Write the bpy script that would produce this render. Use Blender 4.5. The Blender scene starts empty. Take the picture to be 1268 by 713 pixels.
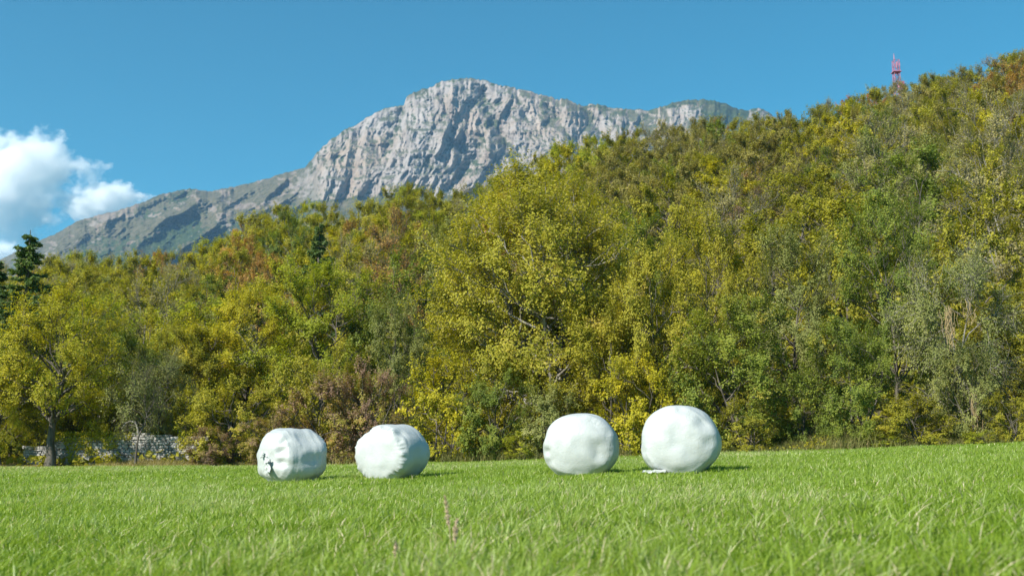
import bpy, math
import numpy as np

# ------------------------------------------------------------------ camera, sky, sun, exposure
R = math.radians
scene = bpy.context.scene
COL = scene.collection
F = 1300.0                       # focal length in pixels of a 1268 wide frame
PITCH = math.atan(194 / F)
CAM = np.array([0.0, 0.0, 0.60])

cd = bpy.data.cameras.new('camera'); cam = bpy.data.objects.new('camera', cd); COL.objects.link(cam)
cam.location = CAM; cam.rotation_euler = (R(90) + PITCH, 0, 0)
cd.sensor_width = 36; cd.lens = 36 * F / 1268; cd.clip_start = 0.05; cd.clip_end = 30000
cd.dof.use_dof = True; cd.dof.focus_distance = 25.0; cd.dof.aperture_fstop = 2.5
scene.camera = cam

SUN_AZ = math.atan2(-0.755, -0.655)     # compass style: (sin, cos) = direction towards the sun
SUN_EL = R(37)
sun_dir = np.array([math.cos(SUN_EL) * math.sin(SUN_AZ), math.cos(SUN_EL) * math.cos(SUN_AZ), math.sin(SUN_EL)])

world = bpy.data.worlds.new('World'); scene.world = world; world.use_nodes = True
wn = world.node_tree; wn.nodes.clear()
wo = wn.nodes.new('ShaderNodeOutputWorld'); bg = wn.nodes.new('ShaderNodeBackground')
sky = wn.nodes.new('ShaderNodeTexSky'); sky.sky_type = 'NISHITA'; sky.sun_disc = False
sky.sun_elevation = SUN_EL; sky.sun_rotation = SUN_AZ; sky.altitude = 300
sky.air_density = 1.0; sky.dust_density = 0.1; sky.ozone_density = 2.0
wb = wn.nodes.new('ShaderNodeMix'); wb.data_type = 'RGBA'; wb.blend_type = 'MULTIPLY'; wb.inputs[0].default_value = 1
wb.inputs[7].default_value = (0.105, 0.66, 0.71, 1)
wn.links.new(sky.outputs[0], wb.inputs[6]); wn.links.new(wb.outputs[2], bg.inputs[0]); wn.links.new(bg.outputs[0], wo.inputs[0])
bg.inputs[1].default_value = 0.090

ld = bpy.data.lights.new('sun', 'SUN'); ld.energy = 5.0; ld.angle = R(0.55); ld.color = (1.0, 0.95, 0.86)
sun = bpy.data.objects.new('sun', ld); COL.objects.link(sun)
from mathutils import Vector
sun.rotation_euler = Vector(sun_dir).to_track_quat('Z', 'Y').to_euler(); sun.location = (-30, -20, 60)

scene.view_settings.view_transform = 'Standard'; scene.view_settings.look = 'None'
scene.view_settings.exposure = 0.98; scene.view_settings.gamma = 1
scene.view_settings.use_curve_mapping = False
scene.render.engine = 'CYCLES'
scene.cycles.use_denoising = True
scene.cycles.max_bounces = 16; scene.cycles.diffuse_bounces = 3; scene.cycles.transmission_bounces = 3
scene.cycles.glossy_bounces = 2; scene.cycles.volume_bounces = 16; scene.cycles.transparent_max_bounces = 8
scene.cycles.sample_clamp_indirect = 6
scene.render.use_persistent_data = False

# ------------------------------------------------------------------ numeric helpers
def ray(px, py):
    """unit horizontal slope data of the ray through a photo pixel: (x/y, z per unit of y)"""
    u = (px - 634) / F; v = (356.5 - py) / F
    y = math.cos(PITCH) - v * math.sin(PITCH); z = math.sin(PITCH) + v * math.cos(PITCH)
    return u / y, z / y

def _hash(i, j, k, seed):
    n = (i * 374761393 + j * 668265263 + k * 2147483647 + seed * 1274126177) & 0xffffffff
    n = ((n ^ (n >> 13)) * 1274126177) & 0xffffffff
    n = (n ^ (n >> 16)) & 0xffffffff
    return n.astype(np.float64) / 4294967295.0

def noise3(x, y, z=0.0, seed=0):
    x, y, z = np.broadcast_arrays(np.asarray(x, float), np.asarray(y, float), np.asarray(z, float))
    xi, yi, zi = np.floor(x).astype(np.int64), np.floor(y).astype(np.int64), np.floor(z).astype(np.int64)
    fx, fy, fz = x - xi, y - yi, z - zi
    fx, fy, fz = [f * f * f * (f * (f * 6 - 15) + 10) for f in (fx, fy, fz)]
    r = 0
    for a in (0, 1):
        for b in (0, 1):
            for c in (0, 1):
                w = (fx if a else 1 - fx) * (fy if b else 1 - fy) * (fz if c else 1 - fz)
                r = r + w * _hash(xi + a, yi + b, zi + c, seed)
    return r * 2 - 1

def fbm(x, y, z=0.0, octaves=4, seed=0, gain=0.5, lac=2.03):
    r = 0; a = 1.0; t = 0
    for o in range(octaves):
        r = r + a * noise3(np.asarray(x) * lac ** o, np.asarray(y) * lac ** o, np.asarray(z) * lac ** o, seed + 17 * o); t += a; a *= gain
    return r / t

def ridged(x, y, z=0.0, octaves=4, seed=0, gain=0.5):
    r = 0; a = 1.0; t = 0
    for o in range(octaves):
        n = 1 - np.abs(noise3(np.asarray(x) * 2.1 ** o, np.asarray(y) * 2.1 ** o, np.asarray(z) * 2.1 ** o, seed + 31 * o)) * 2
        r = r + a * n; t += a; a *= gain
    return r / t

def sstep(a, b, x):
    t = np.clip((np.asarray(x, float) - a) / (b - a), 0, 1); return t * t * (3 - 2 * t)

# ------------------------------------------------------------------ object helpers
def props(o, label=None, cat=None, group=None, kind=None):
    if label: o['label'] = label
    if cat: o['category'] = cat
    if group: o['group'] = group
    if kind: o['kind'] = kind
    return o

def mesh_data(name, V, faces, smooth=False, attrs=None):
    """faces: list of int arrays, each (n, k)"""
    me = bpy.data.meshes.new(name)
    V = np.asarray(V, np.float32)
    me.vertices.add(len(V)); me.vertices.foreach_set('co', V.ravel())
    loops = np.concatenate([np.asarray(f, np.int32).ravel() for f in faces])
    tot = np.concatenate([np.full(len(f), np.asarray(f).shape[1], np.int32) for f in faces])
    start = np.concatenate([[0], np.cumsum(tot)[:-1]]).astype(np.int32)
    me.loops.add(len(loops)); me.loops.foreach_set('vertex_index', loops)
    me.polygons.add(len(tot)); me.polygons.foreach_set('loop_start', start); me.polygons.foreach_set('loop_total', tot)
    me.polygons.foreach_set('use_smooth', np.full(len(tot), smooth, bool))
    for k, a in (attrs or {}).items():
        at = me.attributes.new(k, 'FLOAT', 'POINT'); at.data.foreach_set('value', np.asarray(a, np.float32))
    me.update(calc_edges=True)
    return me

def link(name, me, mat=None, parent=None, loc=None):
    o = bpy.data.objects.new(name, me); COL.objects.link(o)
    if mat is not None:
        if len(me.materials) == 0: me.materials.append(None)
        o.material_slots[0].link = 'OBJECT'; o.material_slots[0].material = mat
    if parent: o.parent = parent
    if loc is not None: o.location = loc
    return o

def empty(name, loc):
    o = bpy.data.objects.new(name, None); COL.objects.link(o); o.location = loc; o.empty_display_size = 0.3
    return o

def grid_faces(nu, nv, wrap=False):
    i = np.arange(nu if wrap else nu - 1)[:, None]; j = np.arange(nv - 1)[None, :]
    i2 = (i + 1) % nu
    a = i * nv + j; b = i2 * nv + j; c = i2 * nv + j + 1; d = i * nv + j + 1
    return np.stack([a + 0 * d, b + 0 * d, c + 0 * a, d + 0 * b], -1).reshape(-1, 4)

def norm(v):
    return v / np.maximum(np.linalg.norm(v, axis=-1, keepdims=True), 1e-9)

def tubes(P, Rr, m=5):
    """P (n,k,3) polylines, Rr (n,k) radii -> verts, quad faces"""
    P = np.asarray(P, float); Rr = np.asarray(Rr, float); n, k, _ = P.shape
    T = np.gradient(P, axis=1) if k > 2 else np.repeat(P[:, 1:] - P[:, :1], 2, axis=1)
    T = norm(T); ref = np.array([0.31, 0.82, 0.17])
    A = norm(np.cross(T, ref)); B = np.cross(T, A)
    th = np.arange(m) / m * 2 * math.pi
    V = P[:, :, None] + Rr[:, :, None, None] * (A[:, :, None] * np.cos(th)[None, None, :, None] + B[:, :, None] * np.sin(th)[None, None, :, None])
    base = (np.arange(n) * k * m)[:, None, None]; s = (np.arange(k - 1) * m)[None, :, None]; t = np.arange(m)[None, None]; t2 = (t + 1) % m
    a = base + s + t; b = base + s + t2
    Fq = np.stack([a, b, b + m, a + m], -1).reshape(-1, 4)
    return V.reshape(-1, 3), Fq

class Geo:
    def __init__(s): s.V = []; s.F = []; s.n = 0; s.A = []
    def add(s, V, Fs, a=None):
        V = np.asarray(V, float); s.V.append(V)
        for f in (Fs if isinstance(Fs, list) else [Fs]): s.F.append(np.asarray(f) + s.n)
        s.A.append(np.zeros(len(V)) if a is None else np.broadcast_to(a, (len(V),))); s.n += len(V)
    def data(s, name, smooth=False):
        return mesh_data(name, np.concatenate(s.V), s.F, smooth, {'tint': np.concatenate(s.A)})

# ------------------------------------------------------------------ materials
def newmat(name):
    m = bpy.data.materials.new(name); m.use_nodes = True
    nt = m.node_tree; p = nt.nodes['Principled BSDF']; return m, nt, p

def ramp(nt, stops, interp='LINEAR'):
    r = nt.nodes.new('ShaderNodeValToRGB'); r.color_ramp.interpolation = interp
    e = r.color_ramp.elements
    while len(e) < len(stops): e.new(0.5)
    for i, (p, c) in enumerate(stops): e[i].position = p; e[i].color = (*c, 1)
    return r

def leaf_mat(name, stops, rough=0.55, trans=0.42, vary=0.30, trans_tint=(1.2, 1.2, 0.4), spec=0.25, gain=1.82):
    """leaf colour runs over the stops with a per-leaf tint plus a per-tree shift"""
    m, nt, p = newmat(name); L = nt.links
    stops = [(q, tuple(min(v * gain * (0.99, 0.98, 0.95)[i], 0.6) for i, v in enumerate(c))) for q, c in stops]
    at = nt.nodes.new('ShaderNodeAttribute'); at.attribute_name = 'tint'
    oi = nt.nodes.new('ShaderNodeObjectInfo')
    s = nt.nodes.new('ShaderNodeMath'); s.operation = 'MULTIPLY_ADD'; s.inputs[1].default_value = vary; L.new(oi.outputs['Random'], s.inputs[0])
    s2 = nt.nodes.new('ShaderNodeMath'); s2.operation = 'SUBTRACT'; s2.inputs[1].default_value = vary / 2
    L.new(at.outputs['Fac'], s.inputs[2]); L.new(s.outputs[0], s2.inputs[0])
    r = ramp(nt, stops); L.new(s2.outputs[0], r.inputs[0])
    L.new(r.outputs[0], p.inputs['Base Color']); p.inputs['Roughness'].default_value = rough
    p.inputs['Specular IOR Level'].default_value = spec
    tr = nt.nodes.new('ShaderNodeBsdfTranslucent'); mx = nt.nodes.new('ShaderNodeMixShader'); mx.inputs[0].default_value = trans
    mm = nt.nodes.new('ShaderNodeMix'); mm.data_type = 'RGBA'; mm.blend_type = 'MULTIPLY'; mm.inputs[0].default_value = 1
    L.new(r.outputs[0], mm.inputs[6]); mm.inputs[7].default_value = (*trans_tint, 1); L.new(mm.outputs[2], tr.inputs[0])
    L.new(p.outputs[0], mx.inputs[1]); L.new(tr.outputs[0], mx.inputs[2])
    L.new(mx.outputs[0], nt.nodes['Material Output'].inputs[0])
    return m

def noisy_mat(name, c1, c2, scale, rough=0.9, detail=6, bump=0.0, bscale=None, stretch=None, lo=0.35, hi=0.65):
    m, nt, p = newmat(name); L = nt.links
    tc = nt.nodes.new('ShaderNodeTexCoord'); mp = nt.nodes.new('ShaderNodeMapping')
    if stretch: mp.inputs['Scale'].default_value = stretch
    n = nt.nodes.new('ShaderNodeTexNoise'); n.inputs['Scale'].default_value = scale; n.inputs['Detail'].default_value = detail
    L.new(tc.outputs['Object'], mp.inputs[0]); L.new(mp.outputs[0], n.inputs['Vector'])
    r = ramp(nt, [(lo, c1), (hi, c2)]); L.new(n.outputs[0], r.inputs[0]); L.new(r.outputs[0], p.inputs['Base Color'])
    p.inputs['Roughness'].default_value = rough
    if bump:
        b = nt.nodes.new('ShaderNodeBump'); b.inputs['Strength'].default_value = bump; b.inputs['Distance'].default_value = 0.02
        n2 = nt.nodes.new('ShaderNodeTexNoise'); n2.inputs['Scale'].default_value = bscale or scale * 3; n2.inputs['Detail'].default_value = 6
        L.new(mp.outputs[0], n2.inputs['Vector']); L.new(n2.outputs[0], b.inputs['Height']); L.new(b.outputs[0], p.inputs['Normal'])
    return m

M = {}
M['olive'] = leaf_mat('olive leaves', [(0.0, (0.10, 0.105, 0.013)), (0.45, (0.190, 0.180, 0.016)), (0.8, (0.25, 0.225, 0.026)), (1.0, (0.29, 0.235, 0.05))])
M['dull'] = leaf_mat('dull olive leaves', [(0.0, (0.11, 0.10, 0.030)), (0.5, (0.175, 0.155, 0.040)), (1.0, (0.235, 0.20, 0.07))])
M['yellow'] = leaf_mat('yellowing leaves', [(0.0, (0.13, 0.13, 0.010)), (0.5, (0.235, 0.215, 0.012)), (0.85, (0.33, 0.28, 0.016)), (1.0, (0.36, 0.28, 0.04))])
M['green'] = leaf_mat('green leaves', [(0.0, (0.055, 0.080, 0.016)), (0.5, (0.115, 0.145, 0.022)), (0.85, (0.19, 0.20, 0.03)), (1.0, (0.26, 0.22, 0.04))])
M['fresh'] = leaf_mat('light green leaves', [(0.0, (0.11, 0.135, 0.012)), (0.5, (0.21, 0.225, 0.016)), (1.0, (0.30, 0.28, 0.025))])
M['rust'] = leaf_mat('rusty leaves', [(0.0, (0.13, 0.085, 0.025)), (0.5, (0.25, 0.155, 0.045)), (1.0, (0.32, 0.165, 0.055))])
M['red'] = leaf_mat('red autumn leaves', [(0.0, (0.17, 0.10, 0.03)), (0.5, (0.30, 0.13, 0.06)), (1.0, (0.38, 0.15, 0.08))])
M['plum'] = leaf_mat('plum brown leaves', [(0.0, (0.08, 0.055, 0.035)), (0.42, (0.18, 0.115, 0.085)), (0.56, (0.17, 0.135, 0.045)), (0.72, (0.21, 0.19, 0.035)), (1.0, (0.30, 0.17, 0.08))])
M['sage'] = leaf_mat('grey green leaves', [(0.0, (0.09, 0.105, 0.030)), (0.5, (0.17, 0.18, 0.055)), (1.0, (0.26, 0.25, 0.11))])
M['dry'] = leaf_mat('faded grey leaves', [(0.0, (0.12, 0.11, 0.035)), (0.5, (0.20, 0.18, 0.065)), (1.0, (0.27, 0.24, 0.14))])
M['spruce'] = leaf_mat('spruce needles', gain=1.2, stops= [(0.0, (0.05, 0.095, 0.030)), (0.6, (0.10, 0.155, 0.038)), (1.0, (0.17, 0.20, 0.04))], trans=0.25, rough=0.6)
M['bark'] = noisy_mat('bark', (0.05, 0.043, 0.032), (0.15, 0.13, 0.105), 6, bump=0.7, bscale=25, stretch=(1, 1, 0.25))
M['pale_bark'] = noisy_mat('pale bark', (0.10, 0.09, 0.07), (0.27, 0.25, 0.21), 7, bump=0.5, bscale=25, stretch=(1, 1, 0.3))

# ------------------------------------------------------------------ ground shape
def tabs(pts):
    a = np.array([ray(px, py) for px, py in pts]); return a[:, 0], a[:, 1]
EDGE_T, EDGE_Z = tabs([(-200, 581), (0, 579), (300, 577), (600, 572), (900, 563), (1080, 556), (1268, 548), (1500, 538)])
EDGE_R = np.array([50, 48, 45.5, 42, 38, 36, 34, 33.0])     # distance (y) of the meadow's far edge
SKY_T, SKY_Z = tabs([(-250, 345), (0, 326), (90, 314), (150, 312), (230, 311), (290, 283), (335, 256), (400, 253), (440, 266), (480, 230), (520, 234), (560, 240), (590, 232), (620, 219), (700, 178), (780, 163), (850, 150),
                     (900, 149), (950, 146), (1000, 136), (1060, 122), (1120, 103), (1200, 90), (1268, 66), (1500, 24)])
CREST = 150.0

def field_z(x):
    return np.interp(x, [-80, -25, -12, -5, -2.5, 0, 3, 7, 17, 30, 80], [-0.9, -0.45, -0.34, -0.21, -0.13, -0.03, 0.09, 0.24, 0.66, 1.2, 2.6])

def edge_y(t): return np.interp(t, EDGE_T, EDGE_R)

def ground_z(x, y):
    x = np.asarray(x, float); y = np.asarray(y, float)
    yy = np.maximum(y, 1.0); t = np.clip(x / yy, -0.9, 0.9)
    r0 = edge_y(t) + 1.5 + 0.8 * noise3(x * 0.15, y * 0.15, 0, 5)
    ztop = np.interp(t, SKY_T, SKY_Z) * CREST + 0.6 - 7.0
    rise = np.maximum(ztop, 3) / (CREST - r0)
    d = np.clip(y - r0, 0, None); d = np.where(d < 4, d * d / 8, d - 2)
    dm = CREST - r0
    up = np.where(d < dm, d, dm + 0) * rise
    back = np.clip(y - CREST, 0, None)
    up = up * (1 - 0.6 * sstep(25, 500, back))
    und = sstep(3, 15, d) * 0.8 * fbm(x * 0.06, y * 0.06, 0, 3, 9)
    z = field_z(np.clip(x, -80, 80)) + np.where(y > 0, up + und, 0)
    micro = 0.018 * noise3(x * 0.9, y * 0.9, 0, 3) + 0.03 * noise3(x * 0.25, y * 0.25, 0, 4)
    z = z + micro
    z = z * (1 - sstep(700, 1300, np.hypot(x, y))) - 2.0 * sstep(700, 1300, np.hypot(x, y))
    return z
gz = lambda x, y: float(ground_z(np.array([x]), np.array([y]))[0])

def build_ground():
    # concentric rings of ground, dense in front of the camera
    rad = np.concatenate([[0.2], np.geomspace(1.0, 60, 110), np.linspace(62, 220, 80), np.geomspace(230, 9000, 60)])
    a1 = np.linspace(-math.pi, -0.75, 40, endpoint=False); a2 = np.linspace(-0.75, 0.75, 240, endpoint=False); a3 = np.linspace(0.75, math.pi, 40, endpoint=False)
    ang = np.concatenate([a1, a2, a3])
    A, Rd = np.meshgrid(ang, rad, indexing='ij')
    X = Rd * np.sin(A); Y = Rd * np.cos(A)
    Z = ground_z(X, Y)
    V = np.stack([X, Y, Z], -1).reshape(-1, 3)
    Fq = grid_faces(len(ang), len(rad), wrap=True)[:, ::-1]
    c = V[Fq].mean(1); t = c[:, 0] / np.maximum(c[:, 1], 1)
    inside = ~((c[:, 1] > edge_y(np.clip(t, -0.9, 0.9)) + 0.9) & (np.abs(t) < 2.5)) & (np.hypot(c[:, 0], c[:, 1]) < 400)
    out = []
    for nm, sel, mat in (('meadow', inside, M['meadow']), ('hillside', ~inside, M['litter'])):
        f = Fq[sel]; used, inv = np.unique(f, return_inverse=True)
        o = link(nm, mesh_data(nm, V[used], [inv.reshape(f.shape)], True), mat); props(o, kind='structure')
        out.append(o)
    return out
M['meadow'] = noisy_mat('meadow soil', (0.08, 0.13, 0.014), (0.16, 0.22, 0.03), 2.5, detail=8, bump=0.6, bscale=30)
M['litter'] = noisy_mat('leaf litter', (0.030, 0.028, 0.012), (0.10, 0.085, 0.035), 1.5, detail=8, bump=0.8, bscale=12)
build_ground()

# ------------------------------------------------------------------ mountain
def build_mountain():
    pts = [(-700, 470), (-400, 400), (-200, 372), (-80, 345), (0, 322), (40, 302), (70, 289), (100, 272), (140, 262), (180, 249), (200, 241), (222, 235), (240, 234), (260, 237),
           (300, 229), (345, 217), (378, 208), (384, 200), (392, 189), (410, 174), (430, 160), (455, 146), (480, 133), (500, 131), (504, 120), (512, 114), (530, 109), (548, 101), (565, 98), (580, 97),
           (605, 100), (622, 106), (640, 110), (655, 111), (668, 117), (690, 124), (702, 123), (712, 129), (735, 130), (760, 133), (778, 136), (800, 137), (815, 133), (835, 126), (855, 123), (870, 123),
           (890, 127), (918, 135), (926, 137), (930, 134), (945, 135), (953, 141), (970, 150), (1040, 165), (1150, 185), (1400, 220), (1700, 300)]
    px = np.array([p[0] for p in pts], float); py = np.array([p[1] for p in pts], float)
    U = np.concatenate([np.linspace(-700, 0, 90, endpoint=False), np.linspace(0, 980, 900, endpoint=False), np.linspace(980, 1700, 90)])
    top = np.interp(U, px, py)
    jag = np.where((U > 380) & (U < 960), 1.0, 0.6)
    top = top + jag * (2.2 * fbm(U * 0.09, 0, 0, 4, 21) + 1.2 * noise3(U * 0.4, 3.3, 0, 22))
    NV = 330; NB = 30
    v = np.linspace(0, 1, NV)
    BOT = 440.0
    Ug, Vg = np.meshgrid(U, v, indexing='ij')
    PY = BOT + (top[:, None] - BOT) * Vg
    # foot line of the cliffs and how cliff-like each column is
    foot = np.interp(U, [-700, 100, 300, 370, 430, 470, 560, 640, 700, 800, 900, 1000, 1700], [420, 330, 268, 252, 250, 242, 246, 240, 228, 200, 175, 165, 260])[:, None]
    cl = (sstep(355, 392, Ug + 18 * noise3(Vg * 9, Ug * 0.02, 0, 77)) * (1 - 0.0 * Ug))
    hrel = np.clip((foot - PY) / np.maximum(foot - top[:, None], 5), -1.5, 1)      # 0 at foot, 1 at crest
    hpos = np.clip(hrel, 0, 1)
    # distance: long slopes below the foot, near vertical wall above
    below = np.clip((BOT - PY) / np.maximum(BOT - foot, 5), 0, 1)
    D_cliff = 1500 + 1050 * below ** 0.9 + 250 * hpos ** 1.3
    D_slope = 1500 + 1500 * Vg ** 0.95
    D = D_slope * (1 - cl) + D_cliff * cl
    # relief, in photo-sized coordinates (one unit is about 2 m there)
    warp = 14 * fbm(Ug * 0.02, PY * 0.02, 0, 3, 40)
    lean = Ug + warp + 0.25 * (PY - 170)
    but = ridged(lean * 0.019, PY * 0.006, 0, 2, 50)                       # big buttresses
    but2 = ridged((lean + 9) * 0.055, PY * 0.016, 0, 3, 51)
    fine = ridged(lean * 0.17, PY * 0.06, 0, 3, 52)
    ledge = fbm(Ug * 0.015, PY * 0.22, 0, 3, 53)
    gully = np.zeros_like(D)
    for (gx, gy0, gx1, gy1, w, dep) in [(592, 108, 640, 200, 9, 90), (610, 150, 560, 235, 9, 80), (505, 120, 470, 200, 7, 60), (640, 112, 655, 150, 5, 50), (545, 115, 560, 165, 4, 40), (722, 130, 760, 190, 9, 70),
                                         (680, 130, 725, 200, 6, 55), (560, 175, 612, 225, 10, 60), (800, 140, 780, 180, 7, 45), (450, 150, 430, 245, 6, 35)]:
        k = np.clip((PY - gy0) / (gy1 - gy0), -0.15, 1.1); cx = gx + (gx1 - gx) * k
        q = np.abs(Ug + warp * 0.4 - cx) / w
        gully += dep * np.exp(-q ** 1.6) * sstep(-0.14, 0.1, (PY - gy0) / (gy1 - gy0)) * (1 - sstep(0.9, 1.1, (PY - gy0) / (gy1 - gy0)))
    edgef = np.clip((PY - top[:, None]) / 10, 0.15, 1)
    vf = ridged(Ug * 0.32 + PY * 0.1, PY * 0.20, 0, 3, 57)
    wl = 10 * fbm(Ug * 0.05, PY * 0.05, 0, 3, 58)
    mid = ridged((lean + wl) * 0.10, (PY + wl) * 0.045, 0, 3, 59, 0.6)
    rel = -(36 * but + 22 * but2 + 13 * mid + 8 * fine + 4 * vf + 7 * ledge) + gully * 0.5
    # blank wall facing the camera beneath the summit
    D_c = D + rel * edgef * (0.25 + 0.75 * sstep(-0.15, 0.1, hrel))
    # diagonal spurs on the left flank, falling towards the lower left
    dg = (Ug * 0.55 + PY * 0.84) + 12 * fbm(Ug * 0.015, PY * 0.015, 0, 3, 60)
    al = (Ug * 0.84 - PY * 0.55)
    sp = ridged(al * 0.010 + 1.7, dg * 0.028, 0, 3, 61, 0.42)
    sp2 = ridged(al * 0.05, dg * 0.09, 0, 4, 62, 0.55)
    sp3 = ridged(Ug * 0.16, PY * 0.22, 0, 4, 63, 0.6)
    bl = fbm(Ug * 0.10, PY * 0.16, 0, 4, 64, 0.6)
    D_s = D - (120 * sp + 14 * sp2 + 6 * sp3 + 26 * bl) * edgef
    D = D_s * (1 - cl) + D_c * cl
    # pixel -> direction
    u = (Ug - 634) / F; vv = (356.5 - PY) / F
    y = math.cos(PITCH) - vv * math.sin(PITCH); z = math.sin(PITCH) + vv * math.cos(PITCH)
    X = D * u / y; Y = D; Z = 0.6 + D * z / y
    # far side of the mountain, falling away behind the crest
    b = np.linspace(0, 1, NB + 1)[1:]
    Xb = X[:, -1:] * (1 + b * 0.35); Yb = Y[:, -1:] + 1100 * b; Zb = (Z[:, -1:]) * (1 - 0.10 * b - 0.9 * b ** 2) + 12 * fbm(Xb * 0.01, Yb * 0.01, 0, 3, 70) * np.minimum(b * 4, 1)
    # foot of the mountain down to the plain
    a = np.linspace(0, 1, 6)[:-1]
    Xa = X[:, :1] * (0.8 + 0.2 * a); Ya = Y[:, :1] * (0.8 + 0.2 * a); Za = Z[:, :1] * a - 6 * (1 - a)
    X = np.concatenate([Xa, X, Xb], 1); Y = np.concatenate([Ya, Y, Yb], 1); Z = np.concatenate([Za, Z, Zb], 1)
    P = np.stack([X, Y, Z], -1)
    N = np.cross(np.gradient(P, axis=0), np.gradient(P, axis=1)); N = norm(N); N *= np.sign(N[..., 2:3] + 1e-9) * 1.0
    nz = np.abs(N[..., 2])
    k = len(a)
    def pad(Q, lo=0.0, hi=0.6): return np.concatenate([np.full((len(U), k), lo), Q, np.full((len(U), NB), hi)], 1)
    n1 = fbm(Ug * 0.05, PY * 0.09, 0, 4, 80); n2 = fbm(Ug * 0.2, PY * 0.28, 0, 3, 81)
    nzc = nz[:, k:k + NV]
    # plants: on ledges and in clefts of the cliff, widespread on the left flank and under the foot
    crestg = np.exp(-((PY - top[:, None]) / 5.0) ** 2) * sstep(-0.1, 0.4, noise3(Ug * 0.06, 1.5, 0, 82) + 0.25)
    v_cl = np.clip(sstep(0.62, 0.80, nzc + 0.22 * n2 + 0.20 * n1) * 0.85 + 0.95 * sstep(-0.05, -0.22, but2 * 0.8 + 0.5 * mid + 0.9 * n2 + 0.25) + 0.9 * sstep(30, 70, gully + 20 * n2) * sstep(-0.3, 0.3, n2 + n1) + crestg * 0.6 * sstep(-0.2, 0.2, n2) + sstep(860, 885, Ug) * (1 - sstep(922, 926, Ug)) * 1.0, 0, 1)
    v_cl = np.where(hrel < 0.03 + 0.06 * n1, 1.0, v_cl)
    low = sstep(0.02, -0.35, (foot - PY) / 60 - 0.5) if False else sstep(18, 60, PY - top[:, None] + 16 * n1)
    n3 = fbm(Ug * 0.33, PY * 0.5, 0, 3, 83)
    v_sl = np.clip(sstep(-0.34, -0.16, 0.35 * n3 + n1 * 0.9 + n2 * 0.55 + 0.42 * low - 0.12 + 0.10 + 0.25 * (sp < 0.2)), 0, 1)
    veg = v_sl * (1 - cl) + v_cl * cl
    # 0 forest (dark) .. 1 dry grass
    dryg = np.clip(sstep(-0.15, 0.15, 0.45 - 0.75 * low + 0.9 * n1 + 0.7 * n2 + 0.5 * n3 - 0.5 * (0.3 - sp)), 0, 1) * (1 - cl) + cl * np.clip(0.15 + 0.6 * n1 + 0.6 * (hrel < 0.02), 0, 1)
    vx = P.reshape(-1, 3); fc = grid_faces(len(U), X.shape[1])
    me = mesh_data('mountain', vx, [fc], True, {'veg': pad(veg, 1, 0.7).ravel(), 'dryg': pad(dryg, 0.2, 0.6).ravel(), 'cliff': pad(cl * np.ones_like(PY), 0, 1).ravel()})
    m, nt, p = newmat('limestone and scrub'); L = nt.links
    def attr(n):
        q = nt.nodes.new('ShaderNodeAttribute'); q.attribute_name = n; return q.outputs['Fac']
    def mix(f, a_, b_, bt='MIX'):
        q = nt.nodes.new('ShaderNodeMix'); q.data_type = 'RGBA'; q.blend_type = bt
        if isinstance(f, float): q.inputs[0].default_value = f
        else: L.new(f, q.inputs[0])
        for i, c in ((6, a_), (7, b_)):
            if isinstance(c, tuple): q.inputs[i].default_value = (*c, 1)
            else: L.new(c, q.inputs[i])
        return q.outputs[2]
    tc = nt.nodes.new('ShaderNodeTexCoord'); mp = nt.nodes.new('ShaderNodeMapping'); mp.inputs['Scale'].default_value = (1, 0.3, 1.0)
    L.new(tc.outputs['Object'], mp.inputs[0])
    def tex(scale, stretch, det=8):
        mq = nt.nodes.new('ShaderNodeMapping'); mq.inputs['Scale'].default_value = stretch; L.new(tc.outputs['Object'], mq.inputs[0])
        q = nt.nodes.new('ShaderNodeTexNoise'); q.inputs['Scale'].default_value = scale; q.inputs['Detail'].default_value = det; q.inputs['Roughness'].default_value = 0.65
        L.new(mq.outputs[0], q.inputs['Vector']); return q.outputs[0]
    strata = tex(0.05, (0.25, 0.25, 1.6)); streak = tex(0.035, (1.5, 0.6, 0.22)); blot = tex(0.006, (1, 1, 1))
    r1 = ramp(nt, [(0.32, (0.15, 0.130, 0.122)), (0.48, (0.26, 0.232, 0.215)), (0.7, (0.315, 0.283, 0.262))]); L.new(streak, r1.inputs[0])
    r2 = ramp(nt, [(0.34, (0.66, 0.64, 0.62)), (0.47, (1, 1, 1))]); L.new(strata, r2.inputs[0])
    r3 = ramp(nt, [(0.42, (1, 1, 1)), (0.62, (0.98, 0.86, 0.72))]); L.new(blot, r3.inputs[0])
    rock = mix(0.5, r1.outputs[0], r2.outputs[0], 'MULTIPLY'); rock = mix(1.0, rock, r3.outputs[0], 'MULTIPLY')
    rgrey = mix(1.0, rock, (0.72, 0.69, 0.63), 'MULTIPLY'); rock = mix(attr('cliff'), rgrey, rock)
    vg = tex(0.05, (1, 1, 1)); rv = ramp(nt, [(0.40, (0.020, 0.036, 0.018)), (0.60, (0.055, 0.075, 0.030))]); L.new(vg, rv.inputs[0])
    rg = ramp(nt, [(0.40, (0.060, 0.060, 0.030)), (0.60, (0.120, 0.105, 0.068))]); L.new(vg, rg.inputs[0])
    vegc = mix(attr('dryg'), rv.outputs[0], rg.outputs[0])
    L.new(mix(attr('veg'), rock, vegc), p.inputs['Base Color']); p.inputs['Roughness'].default_value = 0.95; p.inputs['Specular IOR Level'].default_value = 0.1
    bn = nt.nodes.new('ShaderNodeBump'); bn.inputs['Strength'].default_value = 0.7; bn.inputs['Distance'].default_value = 6.0
    bt = tex(0.06, (1, 0.5, 0.5), 10); L.new(bt, bn.inputs['Height']); L.new(bn.outputs[0], p.inputs['Normal'])
    o = link('mountain', me, m); props(o, kind='structure')
build_mountain()

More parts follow.
